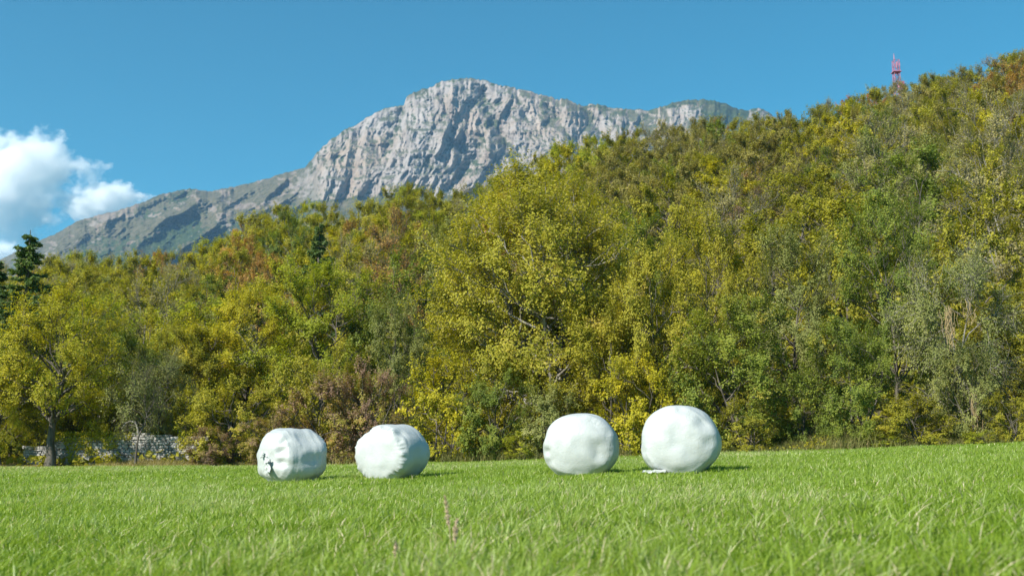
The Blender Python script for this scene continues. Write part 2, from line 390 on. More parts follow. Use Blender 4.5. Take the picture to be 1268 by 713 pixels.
# ------------------------------------------------------------------ haze (the mountain fades towards blue)
def box_mesh(name, lo, hi):
    V = np.array([[x, y, z] for x in (lo[0], hi[0]) for y in (lo[1], hi[1]) for z in (lo[2], hi[2])], float)
    Fq = np.array([[0, 1, 3, 2], [4, 6, 7, 5], [0, 4, 5, 1], [2, 3, 7, 6], [0, 2, 6, 4], [1, 5, 7, 3]])
    return mesh_data(name, V, [Fq])
HAZE = True
if HAZE:
    hz = box_mesh('haze', (-9500, -9500, -12), (9500, 9500, 1250))
    m = bpy.data.materials.new('haze air'); m.use_nodes = True; nt = m.node_tree
    nt.nodes.remove(nt.nodes['Principled BSDF'])
    pv = nt.nodes.new('ShaderNodeVolumePrincipled'); pv.inputs['Density'].default_value = 0.000085
    pv.inputs['Color'].default_value = (0.32, 0.60, 0.92, 1); pv.inputs['Anisotropy'].default_value = 0.1
    nt.links.new(pv.outputs[0], nt.nodes['Material Output'].inputs['Volume'])
    m.cycles.homogeneous_volume = True
    props(link('haze', hz, m), kind='stuff')

# ------------------------------------------------------------------ clouds beyond the mountain
def icos(sub):
    import bmesh
    bm = bmesh.new(); bmesh.ops.create_icosphere(bm, subdivisions=sub, radius=1)
    V = np.array([v.co[:] for v in bm.verts]); Fq = np.array([[v.index for v in f.verts] for f in bm.faces]); bm.free(); return V, Fq
CLOUDS = True
def cloud_mat(cov, dens):
    m = bpy.data.materials.new('cloud vapour'); m.use_nodes = True; nt = m.node_tree; L = nt.links
    nt.nodes.remove(nt.nodes['Principled BSDF'])
    tc = nt.nodes.new('ShaderNodeTexCoord')
    n = nt.nodes.new('ShaderNodeTexNoise'); n.inputs['Scale'].default_value = 2.0; n.inputs['Detail'].default_value = 9; n.inputs['Roughness'].default_value = 0.62
    L.new(tc.outputs['Object'], n.inputs['Vector'])
    ln = nt.nodes.new('ShaderNodeVectorMath'); ln.operation = 'LENGTH'; L.new(tc.outputs['Object'], ln.inputs[0])
    # density = noise + (1 - r) falloff, thresholded
    a = nt.nodes.new('ShaderNodeMapRange'); a.inputs[1].default_value = 0.35; a.inputs[2].default_value = 1.0; a.inputs[3].default_value = cov; a.inputs[4].default_value = -0.60; L.new(ln.outputs['Value'], a.inputs[0])
    s = nt.nodes.new('ShaderNodeMath'); s.operation = 'ADD'; nn = nt.nodes.new('ShaderNodeMapRange'); nn.clamp = False; nn.inputs[1].default_value = 0.3; nn.inputs[2].default_value = 0.7; nn.inputs[3].default_value = 0.08; nn.inputs[4].default_value = 0.92; L.new(n.outputs[0], nn.inputs[0]); L.new(nn.outputs[0], s.inputs[0]); L.new(a.outputs[0], s.inputs[1])
    d = nt.nodes.new('ShaderNodeMapRange'); d.inputs[1].default_value = 0.52; d.inputs[2].default_value = 0.62; d.inputs[3].default_value = 0; d.inputs[4].default_value = dens; L.new(s.outputs[0], d.inputs[0])
    pv = nt.nodes.new('ShaderNodeVolumePrincipled'); pv.inputs['Color'].default_value = (1, 1, 1, 1); pv.inputs['Anisotropy'].default_value = 0.0
    L.new(d.outputs[0], pv.inputs['Density']); L.new(pv.outputs[0], nt.nodes['Material Output'].inputs['Volume'])
    m.cycles.volume_step_rate = 0.3
    return m
if CLOUDS:
    V, Fq = icos(3)
    CD = 16000.0
    for nm, (cx, cy, w, h), cov, dens, lab in (
            ('cloud', (16, 222, 280, 220), 0.15, 0.006, 'tall ragged white cloud with blue gaps left of the mountain'),
            ('cloud', (128, 250, 150, 86), 0.25, 0.008, 'small puffy white cloud touching the mountain ridge'),
            ('cloud', (-10, 318, 130, 70), 0.2, 0.008, 'low white cloud scrap just behind the dark spruce tip')):
        t, z = ray(cx, cy); s = CD / F
        o = link(nm, mesh_data('cloud', V, [Fq], True), cloud_mat(cov, dens), loc=(t * CD, CD, 0.6 + z * CD))
        o.scale = (w / 2 * s * 1.1, w / 2 * s * 0.6, h / 2 * s * 1.15)
        props(o, lab, 'cloud', 'clouds over the left ridge')

# ------------------------------------------------------------------ silage bales
def film_mat():
    m, nt, p = newmat('white stretch film'); L = nt.links
    p.inputs['Base Color'].default_value = (0.72, 0.80, 0.76, 1); p.inputs['Roughness'].default_value = 0.42
    p.inputs['Specular IOR Level'].default_value = 0.55
    p.inputs['Coat Weight'].default_value = 0.08; p.inputs['Coat Roughness'].default_value = 0.3
    tc = nt.nodes.new('ShaderNodeTexCoord')
    n = nt.nodes.new('ShaderNodeTexNoise'); n.inputs['Scale'].default_value = 5; n.inputs['Detail'].default_value = 7; n.inputs['Distortion'].default_value = 1.2
    L.new(tc.outputs['Object'], n.inputs['Vector'])
    r = ramp(nt, [(0.3, (0.41, 0.44, 0.425)), (0.7, (0.455, 0.478, 0.463))]); L.new(n.outputs[0], r.inputs[0]); L.new(r.outputs[0], p.inputs['Base Color'])
    # film overlaps: fine lines running round the bale
    w = nt.nodes.new('ShaderNodeTexWave'); w.wave_type = 'BANDS'; w.bands_direction = 'Y'; w.wave_profile = 'SAW'; w.inputs['Scale'].default_value = 2.6; w.inputs['Distortion'].default_value = 1.0; w.inputs['Detail'].default_value = 2
    L.new(tc.outputs['Object'], w.inputs['Vector'])
    b1 = nt.nodes.new('ShaderNodeBump'); b1.inputs['Strength'].default_value = 0.45; b1.inputs['Distance'].default_value = 0.008; L.new(w.outputs[0], b1.inputs['Height'])
    n2 = nt.nodes.new('ShaderNodeTexNoise'); n2.inputs['Scale'].default_value = 14; n2.inputs['Detail'].default_value = 5; n2.inputs['Distortion'].default_value = 2.0; L.new(tc.outputs['Object'], n2.inputs['Vector'])
    b2 = nt.nodes.new('ShaderNodeBump'); b2.inputs['Strength'].default_value = 0.5; b2.inputs['Distance'].default_value = 0.012; L.new(n2.outputs[0], b2.inputs['Height']); L.new(b1.outputs[0], b2.inputs['Normal'])
    L.new(b2.outputs[0], p.inputs['Normal'])
    return m
M['film'] = film_mat()
M['film_grey'] = noisy_mat('torn grey film', (0.36, 0.39, 0.37), (0.50, 0.53, 0.51), 12, rough=0.5)

BALES = []
def build_bale(px, dist, dia, length, turn, seed, lump, label, dents=(), squash=0.92, n=5.0, torn=False, skirts=()):
    t, _ = ray(px, 560); x, y = t * dist, dist
    z0 = gz(x, y); BALES.append((x, y, dia, length, turn))
    NU, NP = 260, 150
    th = np.linspace(0, 2 * math.pi, NU, endpoint=False)[:, None]; ph = np.linspace(0.002, math.pi - 0.002, NP)[None, :]
    Rr, Lh = dia / 2, length / 2
    cs, sn = np.cos(ph), np.sin(ph)
    nn_ = np.where(cs > 0, n, 4.2)          # crisper rim on the end that faces the camera
    s = -Lh * np.sign(cs) * np.abs(cs) ** (2 / nn_) + 0 * th
    r = Rr * np.abs(sn) ** (2 / nn_) + 0 * th
    # bulging ends
    rr = r / Rr; s = s + np.sign(s) * 0.035 * (1 - rr ** 2) * sstep(0.75, 1.0, np.abs(s) / Lh)
    cx, cz = np.cos(th), np.sin(th)
    X = r * cx; Z = r * cz; Y = s
    P = np.stack([X, Y, Z], -1); Nn = norm(np.stack([X / Rr ** 1, Y / Lh * 1.2, Z / Rr], -1))
    d = lump * (0.050 * fbm(P[..., 0] * 1.7, P[..., 1] * 1.2, P[..., 2] * 1.7, 2, seed) + 0.016 * noise3(P[..., 0] * 4.2, P[..., 1] * 1.5, P[..., 2] * 4.2, seed + 9) * sstep(0.5, 0.9, rr))
    d = d + lump * 0.010 * noise3(P[..., 0] * 5, P[..., 1] * 5, P[..., 2] * 5, seed + 1)
    rim = np.exp(-((np.abs(s) - Lh * 0.95) / 0.08) ** 2) * np.exp(-((rr - 0.95) / 0.10) ** 2)
    pl = noise3(cx * 3.4, cz * 3.4, np.sign(s) * 5, seed + 2)
    pl2 = ridged(cx * 7.0, cz * 7.0, np.sign(s) * 5, 1, seed + 3)
    d = d + rim * (0.036 * pl + 0.024 * pl2) * lump
    # radial creases of the gathered film over the end, circling creases on the barrel
    d = d + sstep(0.85, 1.0, np.abs(s) / Lh) * sstep(0.55, 0.9, rr) * 0.006 * noise3(cx * 6, cz * 6, rr * 1.2, seed + 4)
    d = d + (0.006 * noise3(s * 16, cx * 1.2, cz * 1.2, seed + 5) + 0.010 * ridged(s * 5 + 0.5 * cx, cx * 1.0 + s, cz * 1.0, 2, seed + 6)) * (1 - sstep(0.8, 0.95, np.abs(s) / Lh))
    for (dx, dz, w, dep) in dents:            # dents in the end that faces the camera
        q = np.hypot(P[..., 0] - dx, P[..., 2] - dz) / w
        d = d - dep * np.exp(-q ** 2) * sstep(0.3, 0.8, -P[..., 1] / Lh)
    P = P + Nn * d[..., None]
    # sag: wider low down, flat where it rests
    zz = P[..., 2] / Rr
    P[..., 0] *= 1 + 0.035 * np.exp(-((zz + 0.55) / 0.4) ** 2)
    P[..., 2] *= squash
    flat = -Rr * squash * 0.86
    low = P[..., 2] < flat
    P[..., 2] = np.where(low, flat + (P[..., 2] - flat) * 0.12, P[..., 2])
    base = P[..., 2].min(); P[..., 2] -= base
    V = P.reshape(-1, 3)
    fc = grid_faces(NU, NP, wrap=True)
    k = len(V); V = np.concatenate([V, P[:, 0].mean(0)[None], P[:, -1].mean(0)[None]])
    i = np.arange(NU); j = (i + 1) % NU
    caps = [np.stack([np.full(NU, k), j * NP, i * NP], -1), np.stack([np.full(NU, k + 1), i * NP + NP - 1, j * NP + NP - 1], -1)]
    e = empty('silage_bale', (x, y, z0 - 0.015)); e.rotation_euler = (0, 0, R(turn))
    props(e, label, 'hay bale', 'white wrapped bales standing in the meadow')
    link('wrapped_body', mesh_data('wrapped_body', V, [fc[:, ::-1]] + [c[:, ::-1] for c in caps], True), M['film'], e)
    rng = np.random.default_rng(seed)
    def sheet(name, c, ax, ay, w, h, amp, mat, sd, nu=26, nv=18, cup=0.0):
        """a crumpled scrap of film with ragged edge"""
        a = np.linspace(-1, 1, nu)[:, None]; b = np.linspace(-1, 1, nv)[None, :]
        a = a * (1 + 0.25 * noise3(b * 2.5, 0, 0, sd)); b = b * (1 + 0.35 * noise3(a * 3, 5, 0, sd + 1))
        nn = np.cross(ax, ay)
        hgt = amp * fbm(a * 2.2, b * 2.2, 0, 3, sd + 2) + cup * (a ** 2)
        Q = np.array(c) + a[..., None] * np.array(ax) * w / 2 + b[..., None] * np.array(ay) * h / 2 + hgt[..., None] * nn
        Q[..., 2] = np.maximum(Q[..., 2], 0.02 + 0.01 * noise3(Q[..., 0] * 9, Q[..., 1] * 9, 0, sd))
        o = link(name, mesh_data(name, Q.reshape(-1, 3), [grid_faces(nu, nv)], True), mat, e)
        so = o.modifiers.new('thickness', 'SOLIDIFY'); so.thickness = 0.003
        return o
    for (sx, sw) in skirts:
        sheet('loose_film', (sx, -Lh * 0.93, 0.06), (1, 0.1, 0), (0, -0.95, -0.15), sw, 0.18, 0.03, M['film'], seed + 40 + int(sx * 10))
    if torn:
        for q, (fx, fz, fw, fh, mt) in enumerate([(-0.02, 0.44, 0.10, 0.26, 'film_grey'), (0.09, 0.36, 0.17, 0.22, 'film'), (-0.12, 0.62, 0.07, 0.12, 'film_grey'), (0.10, 0.50, 0.10, 0.13, 'film')]):
            g = math.sin(q * 2.1) * 0.3
            sheet('film_flap', (fx + 0.08, -Lh - 0.085 - 0.012 * q, fz - 0.02), norm(np.array([1, -0.25, g])), norm(np.array([-g, 0.1, 1])), fw, fh, 0.028, M[mt], seed + 60 + q, 16, 14, cup=-0.03)
    return e

build_bale(361, 22.3, 1.30, 1.18, -45, 11, 1.6, 'lumpy white bale with a torn grey patch on its end, leftmost of the four', torn=True,
           dents=((0.42, 0.18, 0.10, 0.07), (0.44, -0.10, 0.10, 0.07), (-0.60, -0.12, 0.10, 0.10), (0.15, 0.54, 0.10, 0.06), (0.38, 0.42, 0.09, 0.06)), squash=0.91, n=3.6)
build_bale(486.5, 22.3, 1.31, 1.06, -30, 23, 1.0, 'white bale with a flat sunlit end and its barrel side in blue green shade',
           dents=((0.52, 0.5, 0.14, 0.09),), squash=0.93, n=6.0)
build_bale(719.5, 20.6, 1.45, 1.10, -8, 37, 0.85, 'smooth white bale with a shallow dent, just left of the biggest bale',
           dents=((0.36, -0.02, 0.16, 0.045), (0.37, -0.20, 0.13, 0.035), (-0.66, -0.12, 0.10, 0.07), (-0.62, -0.36, 0.10, 0.06)), squash=0.89, n=3.8)
build_bale(842.5, 18.8, 1.39, 1.12, -13, 52, 0.9, 'biggest white bale with creased film and a frill of loose film at its foot',
           dents=((0.44, 0.36, 0.13, 0.05), (0.50, -0.02, 0.12, 0.03), (-0.66, -0.2, 0.10, 0.06), (-0.60, -0.42, 0.10, 0.06), (0.05, 0.62, 0.09, 0.04)), squash=0.925, n=3.2, skirts=((-0.42, 0.34),))

# ------------------------------------------------------------------ tree makers
UP = np.array([0, 0, 1.0])
def bez(a, b, c, k):
    t = np.linspace(0, 1, k)[None, :, None]
    return (1 - t) ** 2 * a[:, None] + 2 * t * (1 - t) * b[:, None] + t ** 2 * c[:, None]

def leaf_quads(rng, C, N, size, aspect=0.6):
    n = len(C)
    A = norm(np.cross(N, rng.normal(size=(n, 3)))); B = np.cross(N, A)
    s = size * rng.uniform(0.6, 1.3, (n, 1))
    A = A * s * 0.5; B = B * s * 0.5 * aspect
    dr = N * s * 0.10
    V = np.stack([C - A, C + B + dr, C + A, C - B + dr], 1).reshape(-1, 3)
    return V, np.arange(n * 4).reshape(n, 4)

def make_tree(seed, H=8, W=7, clear=0.15, boughs=14, subs=6, twigs=8, leaves=30, leaf=0.13, trunk_r=0.14, stems=1, twig_len=0.8, bare=False, droop=0.0,
              trunk_pts=None, sides=3, spread=1.0, leaf_aspect=0.6, open_=0.0):
    rng = np.random.default_rng(seed)
    wood = Geo(); crown = Geo()
    c0 = clear * H; cz = (c0 + H) / 2; az_, ah = W / 2, (H - c0) / 2
    # stems
    ends = []
    for sidx in range(stems):
        k = 10
        if trunk_pts is not None: tp = np.array(trunk_pts, float)
        else:
            lean = rng.normal(size=2) * (0.06 * H if stems == 1 else 0.16 * W)
            t = np.linspace(0, 1, k)
            tp = np.stack([lean[0] * t + 0.02 * H * np.sin(t * 5 + sidx), lean[1] * t + 0.02 * H * np.cos(t * 4 + sidx) - 0.02 * H, t * H * rng.uniform(0.60, 0.72)], -1)
            if stems > 1: tp[:, :2] += rng.normal(size=2) * 0.05 * W
        t = np.linspace(0, 1, len(tp)); rad = trunk_r * (1 - 0.82 * t) * (1 + 0.5 * np.exp(-t * 14))
        tp[0, 2] = -0.25
        V, Fq = tubes(tp[None], rad[None], 9); wood.add(V, Fq); ends.append(tp)
    # boughs reach to a lumpy ellipsoid
    nb = boughs; i = np.arange(nb) + rng.uniform(0, 1)
    u = 1 - 2 * (i + 0.5) / nb * 0.93; u = np.clip(u + rng.normal(size=nb) * 0.05, -0.85, 0.99)
    a = i * 2.39996 + rng.normal(size=nb) * 0.25
    q = np.sqrt(1 - u * u); lumpf = rng.uniform(0.78, 1.12, nb) * spread
    E = np.stack([q * np.cos(a) * az_ * lumpf, q * np.sin(a) * az_ * lumpf, cz + u * ah * np.clip(lumpf, 0.8, 1.04)], -1)
    E[:, :2] += 0
    S = np.empty((nb, 3)); srad = np.empty(nb)
    for b in range(nb):
        tp = ends[rng.integers(stems)]
        zs = np.clip((E[b, 2] - 0.30 * H * rng.uniform(0.4, 1.1)), c0 * 0.95, tp[-1, 2])
        zi = np.interp(zs, tp[:, 2], np.arange(len(tp))); lo = int(zi); f = zi - lo; hi = min(lo + 1, len(tp) - 1)
        S[b] = tp[lo] * (1 - f) + tp[hi] * f; srad[b] = trunk_r * (1 - 0.82 * zi / (len(tp) - 1)) * 0.55
    Mid = (S + E) / 2 + UP * 0.06 * H * (1 - droop) + rng.normal(size=(nb, 3)) * 0.035 * H
    PB = bez(S, Mid, E, 8); PB[:, 1:-1] += rng.normal(size=(nb, 6, 3)) * 0.012 * H
    RB = srad[:, None] * (1 - 0.8 * np.linspace(0, 1, 8)[None]) + 0.006
    V, Fq = tubes(PB, RB, 5); wood.add(V, Fq)
    # sub branches
    ns = nb * subs; bi = np.repeat(np.arange(nb), subs); tt = rng.uniform(0.30, 1.0, ns) ** 0.8
    idx = tt * 7; lo = np.minimum(idx.astype(int), 6); f = (idx - lo)[:, None]
    S2 = PB[bi, lo] * (1 - f) + PB[bi, lo + 1] * f
    out = norm(S2 - np.array([0, 0, cz - 0.15 * H])); bd = norm(E[bi] - S[bi])
    dirs = norm(0.8 * out + 0.35 * bd + 0.25 * UP - droop * UP + rng.normal(size=(ns, 3)) * 0.55)
    ln = 0.13 * (W + H) / 2 * rng.uniform(0.6, 1.3, (ns, 1)) + 0.15
    E2 = S2 + dirs * ln; Mid2 = (S2 + E2) / 2 + rng.normal(size=(ns, 3)) * 0.10 * ln
    PS = bez(S2, Mid2, E2, 4); V, Fq = tubes(PS, np.linspace(1, 0.35, 4)[None] * np.repeat(0.012 + 0.004 * H / 8, ns)[:, None] * 1.3, 4); wood.add(V, Fq)
    # twigs
    nt_ = ns * twigs; si = np.repeat(np.arange(ns), twigs); tt = rng.uniform(0.2, 1.0, nt_)
    idx = tt * 3; lo = np.minimum(idx.astype(int), 2); f = (idx - lo)[:, None]
    S3 = PS[si, lo] * (1 - f) + PS[si, lo + 1] * f
    d3 = norm(dirs[si] * 0.6 + norm(S3 - np.array([0, 0, cz - 0.2 * H])) * 0.5 + (0.15 - droop) * UP + rng.normal(size=(nt_, 3)) * 0.75)
    l3 = twig_len * rng.uniform(0.5, 1.25, (nt_, 1)); E3 = S3 + d3 * l3; M3 = (S3 + E3) / 2 + rng.normal(size=(nt_, 3)) * 0.1 * l3 - UP * 0.02
    PT = bez(S3, M3, E3, 3); PT[..., 2] = np.maximum(PT[..., 2], 0.05)
    V, Fq = tubes(PT, np.array([1, 0.8, 0.4])[None] * np.full((nt_, 1), 0.006 if not bare else 0.012) * (leaf / 0.13) ** 0.7, sides)
    wood.add(V, Fq)
    # leaves
    sub_t = np.clip(rng.normal(0.45, 0.15, ns), 0, 1)
    keep = np.ones(nt_, bool)
    if open_ > 0: keep = rng.uniform(size=nt_) > open_
    ti = np.repeat(np.arange(nt_)[keep], leaves); n = len(ti)
    if n:
        tt = rng.uniform(0.15, 1.05, (n, 1)); C = S3[ti] + (E3[ti] - S3[ti]) * tt + rng.normal(size=(n, 3)) * 0.10 * (twig_len / 0.8) * (0.5 + leaf / 0.26)
        C[:, 2] = np.maximum(C[:, 2], 0.06)
        Nn = norm(0.95 * norm(C - np.array([0, 0, cz - 0.2 * H])) + 0.45 * UP + rng.normal(size=(n, 3)) * 0.46)
        V, Fq = leaf_quads(rng, C, Nn, leaf, leaf_aspect)
        tint = np.clip(sub_t[si[ti]] + rng.normal(size=n) * 0.09, 0, 1)
        crown.add(V, Fq, np.repeat(tint, 4))
    # bring the whole tree to exactly the height and spread asked for
    if crown.n:
        Q = np.concatenate(crown.V); kz = H / np.percentile(Q[:, 2], 99.7); kr = (W / 2) / np.percentile(np.hypot(Q[:, 0] - np.median(Q[:, 0]), Q[:, 1] - np.median(Q[:, 1])), 97)
        kk = np.array([kr, kr, kz])
        if trunk_pts is not None: kk = np.array([kr, kr, kz]) ** np.array([1, 1, 1])
        wood.V = [v * kk for v in wood.V]
        if trunk_pts is not None: wood.V = wood.V
        crown.V = [v * kk for v in crown.V]
    return wood.data('trunk', True), crown.data('crown'), H, W

def make_spruce(seed, H=12, W=5, leafn=20, nl=0.17):
    rng = np.random.default_rng(seed); wood = Geo(); crown = Geo()
    tp = np.stack([np.zeros(8), np.zeros(8), np.linspace(-0.3, H, 8)], -1); V, Fq = tubes(tp[None], (0.17 * (1 - 0.95 * np.linspace(0, 1, 8)) + 0.008)[None], 8); wood.add(V, Fq)
    z = []; zz = 0.5
    while zz < H - 0.25: z.append(zz); zz += 0.30 + 0.2 * (1 - zz / H)
    Z, A, L = [], [], []
    for q in z:
        for j in range(8):
            if rng.uniform() < 0.15: continue
            Z.append(q + rng.normal() * 0.1); A.append(rng.uniform(0, 6.283)); L.append(max(0.18, W / 2 * (1 - q / H) ** 0.75 * rng.uniform(0.6, 1.2)))
    Z, A, L = map(np.array, (Z, A, L)); n = len(Z)
    dxy = np.stack([np.cos(A), np.sin(A), 0 * A], -1); S = np.stack([0 * Z, 0 * Z, Z], -1)
    E = S + dxy * L[:, None] + UP * (0.02 * L)[:, None]; Mid = S + dxy * (0.55 * L)[:, None] - UP * (0.22 * L)[:, None]
    PB = bez(S, Mid, E, 6); V, Fq = tubes(PB, np.linspace(1, 0.3, 6)[None] * (0.02 + 0.008 * L)[:, None], 4); wood.add(V, Fq)
    # side sprays
    m = 12; bi = np.repeat(np.arange(n), m); t = rng.uniform(0.15, 1.0, n * m); idx = t * 5; lo = np.minimum(idx.astype(int), 4); f = (idx - lo)[:, None]
    S2 = PB[bi, lo] * (1 - f) + PB[bi, lo + 1] * f
    side = np.cross(dxy[bi], UP) * rng.choice([-1, 1], n * m)[:, None]
    d = norm(dxy[bi] * 0.7 + side * rng.uniform(0.2, 1, (n * m, 1)) - UP * rng.uniform(0.0, 0.7, (n * m, 1)) + rng.normal(size=(n * m, 3)) * 0.12)
    l2 = (0.16 + 0.28 * L[bi] * (1.1 - t))[:, None] * rng.uniform(0.6, 1.2, (n * m, 1))
    V, Fq = tubes(np.stack([S2, S2 + d * l2], 1), np.full((n * m, 2), 0.006), 3); wood.add(V, Fq)
    ti = np.repeat(np.arange(n * m), leafn); k = len(ti)
    C = S2[ti] + d[ti] * l2[ti] * rng.uniform(0, 1.05, (k, 1)) + rng.normal(size=(k, 3)) * 0.03
    ax = norm(d[ti] + rng.normal(size=(k, 3)) * 0.55 - 0.2 * UP); nn = norm(np.cross(ax, rng.normal(size=(k, 3)))); B = nn
    s = nl * rng.uniform(0.6, 1.2, (k, 1)); V = np.stack([C - ax * s / 2, C + B * s * 0.19, C + ax * s / 2, C - B * s * 0.19], 1).reshape(-1, 3)
    crown.add(V, np.arange(k * 4).reshape(k, 4), np.repeat(np.clip(rng.normal(0.4, 0.2, k), 0, 1), 4))
    return wood.data('trunk', True), crown.data('crown'), H, W

PROTO = {}
def proto(key, *a, **k): PROTO[key] = (make_spruce if k.pop('spruce', False) else make_tree)(*a, **k)
# near kinds
proto('tree_a', 101, H=8, W=7, clear=0.10, boughs=26, subs=7, twigs=8, leaves=26, leaf=0.13)
proto('tree_b', 102, H=9, W=7, clear=0.16, boughs=25, subs=7, twigs=8, leaves=26, leaf=0.125, trunk_r=0.14)
proto('tree_c', 103, H=8, W=6, clear=0.03, boughs=27, subs=7, twigs=8, leaves=26, leaf=0.14, trunk_r=0.10, stems=2, open_=0.06)
proto('shrub_a', 111, H=3.2, W=3.8, clear=0.0, boughs=22, subs=5, twigs=7, leaves=24, leaf=0.085, trunk_r=0.05, stems=5, twig_len=0.45)
proto('shrub_b', 112, H=3.0, W=3.2, clear=0.0, boughs=20, subs=5, twigs=7, leaves=22, leaf=0.10, trunk_r=0.05, stems=4, twig_len=0.5, open_=0.2)
proto('viny', 121, H=7, W=7, clear=0.10, boughs=18, subs=7, twigs=13, leaves=20, leaf=0.10, trunk_r=0.12, droop=0.5, twig_len=1.0, stems=2, bare=True)
proto('thin', 122, H=7, W=5, clear=0.10, boughs=16, subs=7, twigs=9, leaves=8, leaf=0.11, trunk_r=0.10, stems=2, bare=True)
# hillside kinds, leaves a little larger where they are seen from far
proto('far_a', 201, H=7.5, W=6.5, clear=0.10, boughs=16, subs=6, twigs=6, leaves=20, leaf=0.20, twig_len=0.65)
proto('far_b', 202, H=8, W=6, clear=0.08, boughs=15, subs=6, twigs=6, leaves=20, leaf=0.19, twig_len=0.7, stems=2, trunk_r=0.11)
proto('far_c', 203, H=7, W=6.5, clear=0.05, boughs=17, subs=6, twigs=6, leaves=20, leaf=0.18, twig_len=0.7, open_=0.15)
proto('far_d', 204, H=8.5, W=5.5, clear=0.10, boughs=16, subs=6, twigs=6, leaves=20, leaf=0.21, twig_len=0.7, open_=0.08)
proto('far_thin', 205, H=7.5, W=5.5, clear=0.15, boughs=15, subs=7, twigs=8, leaves=9, leaf=0.14, stems=3, trunk_r=0.09, bare=True)
proto('spruce', 301, H=12, W=5.2, spruce=True)
proto('fir', 302, H=8, W=4.2, spruce=True, leafn=12, nl=0.22)

KIND_NAME = {'spruce': ('spruce_tree', 'conifer'), 'fir': ('spruce_tree', 'conifer')}
def plant(pk, mat, x, y, H, W, rot, label, group, name=None, cat=None, bark='bark', zoff=0.0):
    wood, crown, h0, w0 = PROTO[pk]
    nm, ct = KIND_NAME.get(pk, ('shrub', 'shrub') if pk.startswith('shrub') else ('leafy_tree', 'tree'))
    nm = name or nm; ct = cat or ct
    e = empty(nm, (x, y, gz(x, y) + zoff)); e.rotation_euler = (0, 0, rot); e.scale = (W / w0, W / w0, H / h0)
    props(e, label, ct, group)
    link('stems' if ct == 'shrub' else 'trunk', wood, M[bark], e)
    link('foliage' if ct == 'shrub' else 'crown', crown, M[mat], e)
    return e

def spot(px, off):
    """place at photo column px (measured near the ground), off metres beyond the meadow's edge"""
    t = ray(px, 560)[0]
    d = float(edge_y(t)) + off; t = ray(px, 560 - min(off, 120) * 2.2)[0]
    return t * d, d

# ------------------------------------------------------------------ trees and shrubs along the meadow's edge
G_EDGE = 'trees and shrubs along the edge of the meadow'
taken = []      # (t, y, half width) of what stands on the slope already
def edge_plant(px, off, wpx, top, pk, mat, label, bark='bark', name=None, cat=None, seed=None):
    x, y = spot(px, off); z = gz(x, y)
    ztop = 0.6 + y * ray(px, top)[1]; H = max(0.5, (ztop - z)) * 1.02; W = wpx * y / F
    taken.append((x / y, y, W / 2))
    e = plant(pk, mat, x, y, H, W, (px * 1.7) % 6.28, label, G_EDGE, bark=bark, name=name, cat=cat)
    return e

edge_plant(20, 7, 150, 290, 'spruce', 'spruce', 'tall dark spruce at the left edge, its tip against the clouds')
edge_plant(-22, 8, 150, 322, 'spruce', 'spruce', 'dark spruce half cut by the left picture edge beside the taller one')
# the big walnut-like tree with a clear trunk, left
def big_left():
    d = edge_y(ray(62, 570)[0]) + 1.2; x = ray(62, 570)[0] * d
    z = gz(x, d); H = 0.6 + d * ray(62, 356)[1] - z
    PROTO['big_left'] = make_tree(131, H=H, W=7.0, clear=0.28, boughs=30, subs=7, twigs=8, leaves=26, leaf=0.12, trunk_r=0.25,
        trunk_pts=[(0.0, 0, 0), (0.03, 0, 0.6), (-0.05, 0, 1.3), (-0.02, 0.05, 2.0), (0.05, 0.05, 2.7), (0.12, 0, 3.4), (0.2, 0, 4.2), (0.25, 0, 5.0), (0.3, 0, H * 0.82)], open_=0.12)
    plant('big_left', 'yellow', x, d, H, 7.0, 0.0, 'broad yellow green tree with a straight grey trunk in front of the stone wall', G_EDGE)
    taken.append((x / d, d, 3.0))
big_left()
edge_plant(2, 1.6, 110, 432, 'tree_b', 'yellow', 'small yellow green tree with a leaning trunk, left of the straight trunked one')
edge_plant(128, 7, 150, 392, 'tree_a', 'green', 'dense dark green tree behind the straight trunked tree')
edge_plant(100, 4.6, 80, 490, 'shrub_b', 'yellow', 'bright yellow shrub spilling over the stone wall')
edge_plant(130, 4.8, 64, 473, 'shrub_b', 'yellow', 'golden shrub over the wall, right of the brightest yellow one')
edge_plant(52, 5, 90, 500, 'shrub_a', 'green', 'green shrub behind the wall under the broad tree')
# crooked forked tree
def crooked():
    d = edge_y(ray(168, 570)[0]) + 0.9; x = ray(168, 570)[0] * d; z = gz(x, d)
    H = 0.6 + d * ray(168, 447)[1] - z
    w, c, _, _ = make_tree(141, H=H, W=2.9, clear=0.42, boughs=12, subs=6, twigs=7, leaves=9, leaf=0.10, trunk_r=0.085,
        trunk_pts=[(0, 0, 0), (0.0, 0, 0.5), (0.05, 0, 1.0), (0.10, 0, 1.45), (0.25, 0, 1.75), (0.50, 0, 2.05), (0.62, 0, 2.5), (0.45, 0, 3.0), (0.4, 0, H * 0.8)], bare=True, droop=0.15)
    PROTO['crooked'] = (w, c, H, 2.9)
    e = plant('crooked', 'sage', x, d, H, 2.9, 0.0, 'small crooked tree with a forked trunk and thin grey green crown before the wall', G_EDGE)
    P = np.array([[(0.08, 0, 1.35), (0.0, 0, 1.75), (-0.12, 0.0, 1.98), (-0.35, 0, 2.02), (-0.55, 0, 1.9), (-0.7, 0, 1.7)]]); R_ = np.linspace(0.065, 0.02, 6)[None]
    V, Fq = tubes(P, R_, 7); link('branch', mesh_data('branch', V, [Fq], True), M['pale_bark'], e)
    taken.append((x / d, d, 1.3))
crooked()
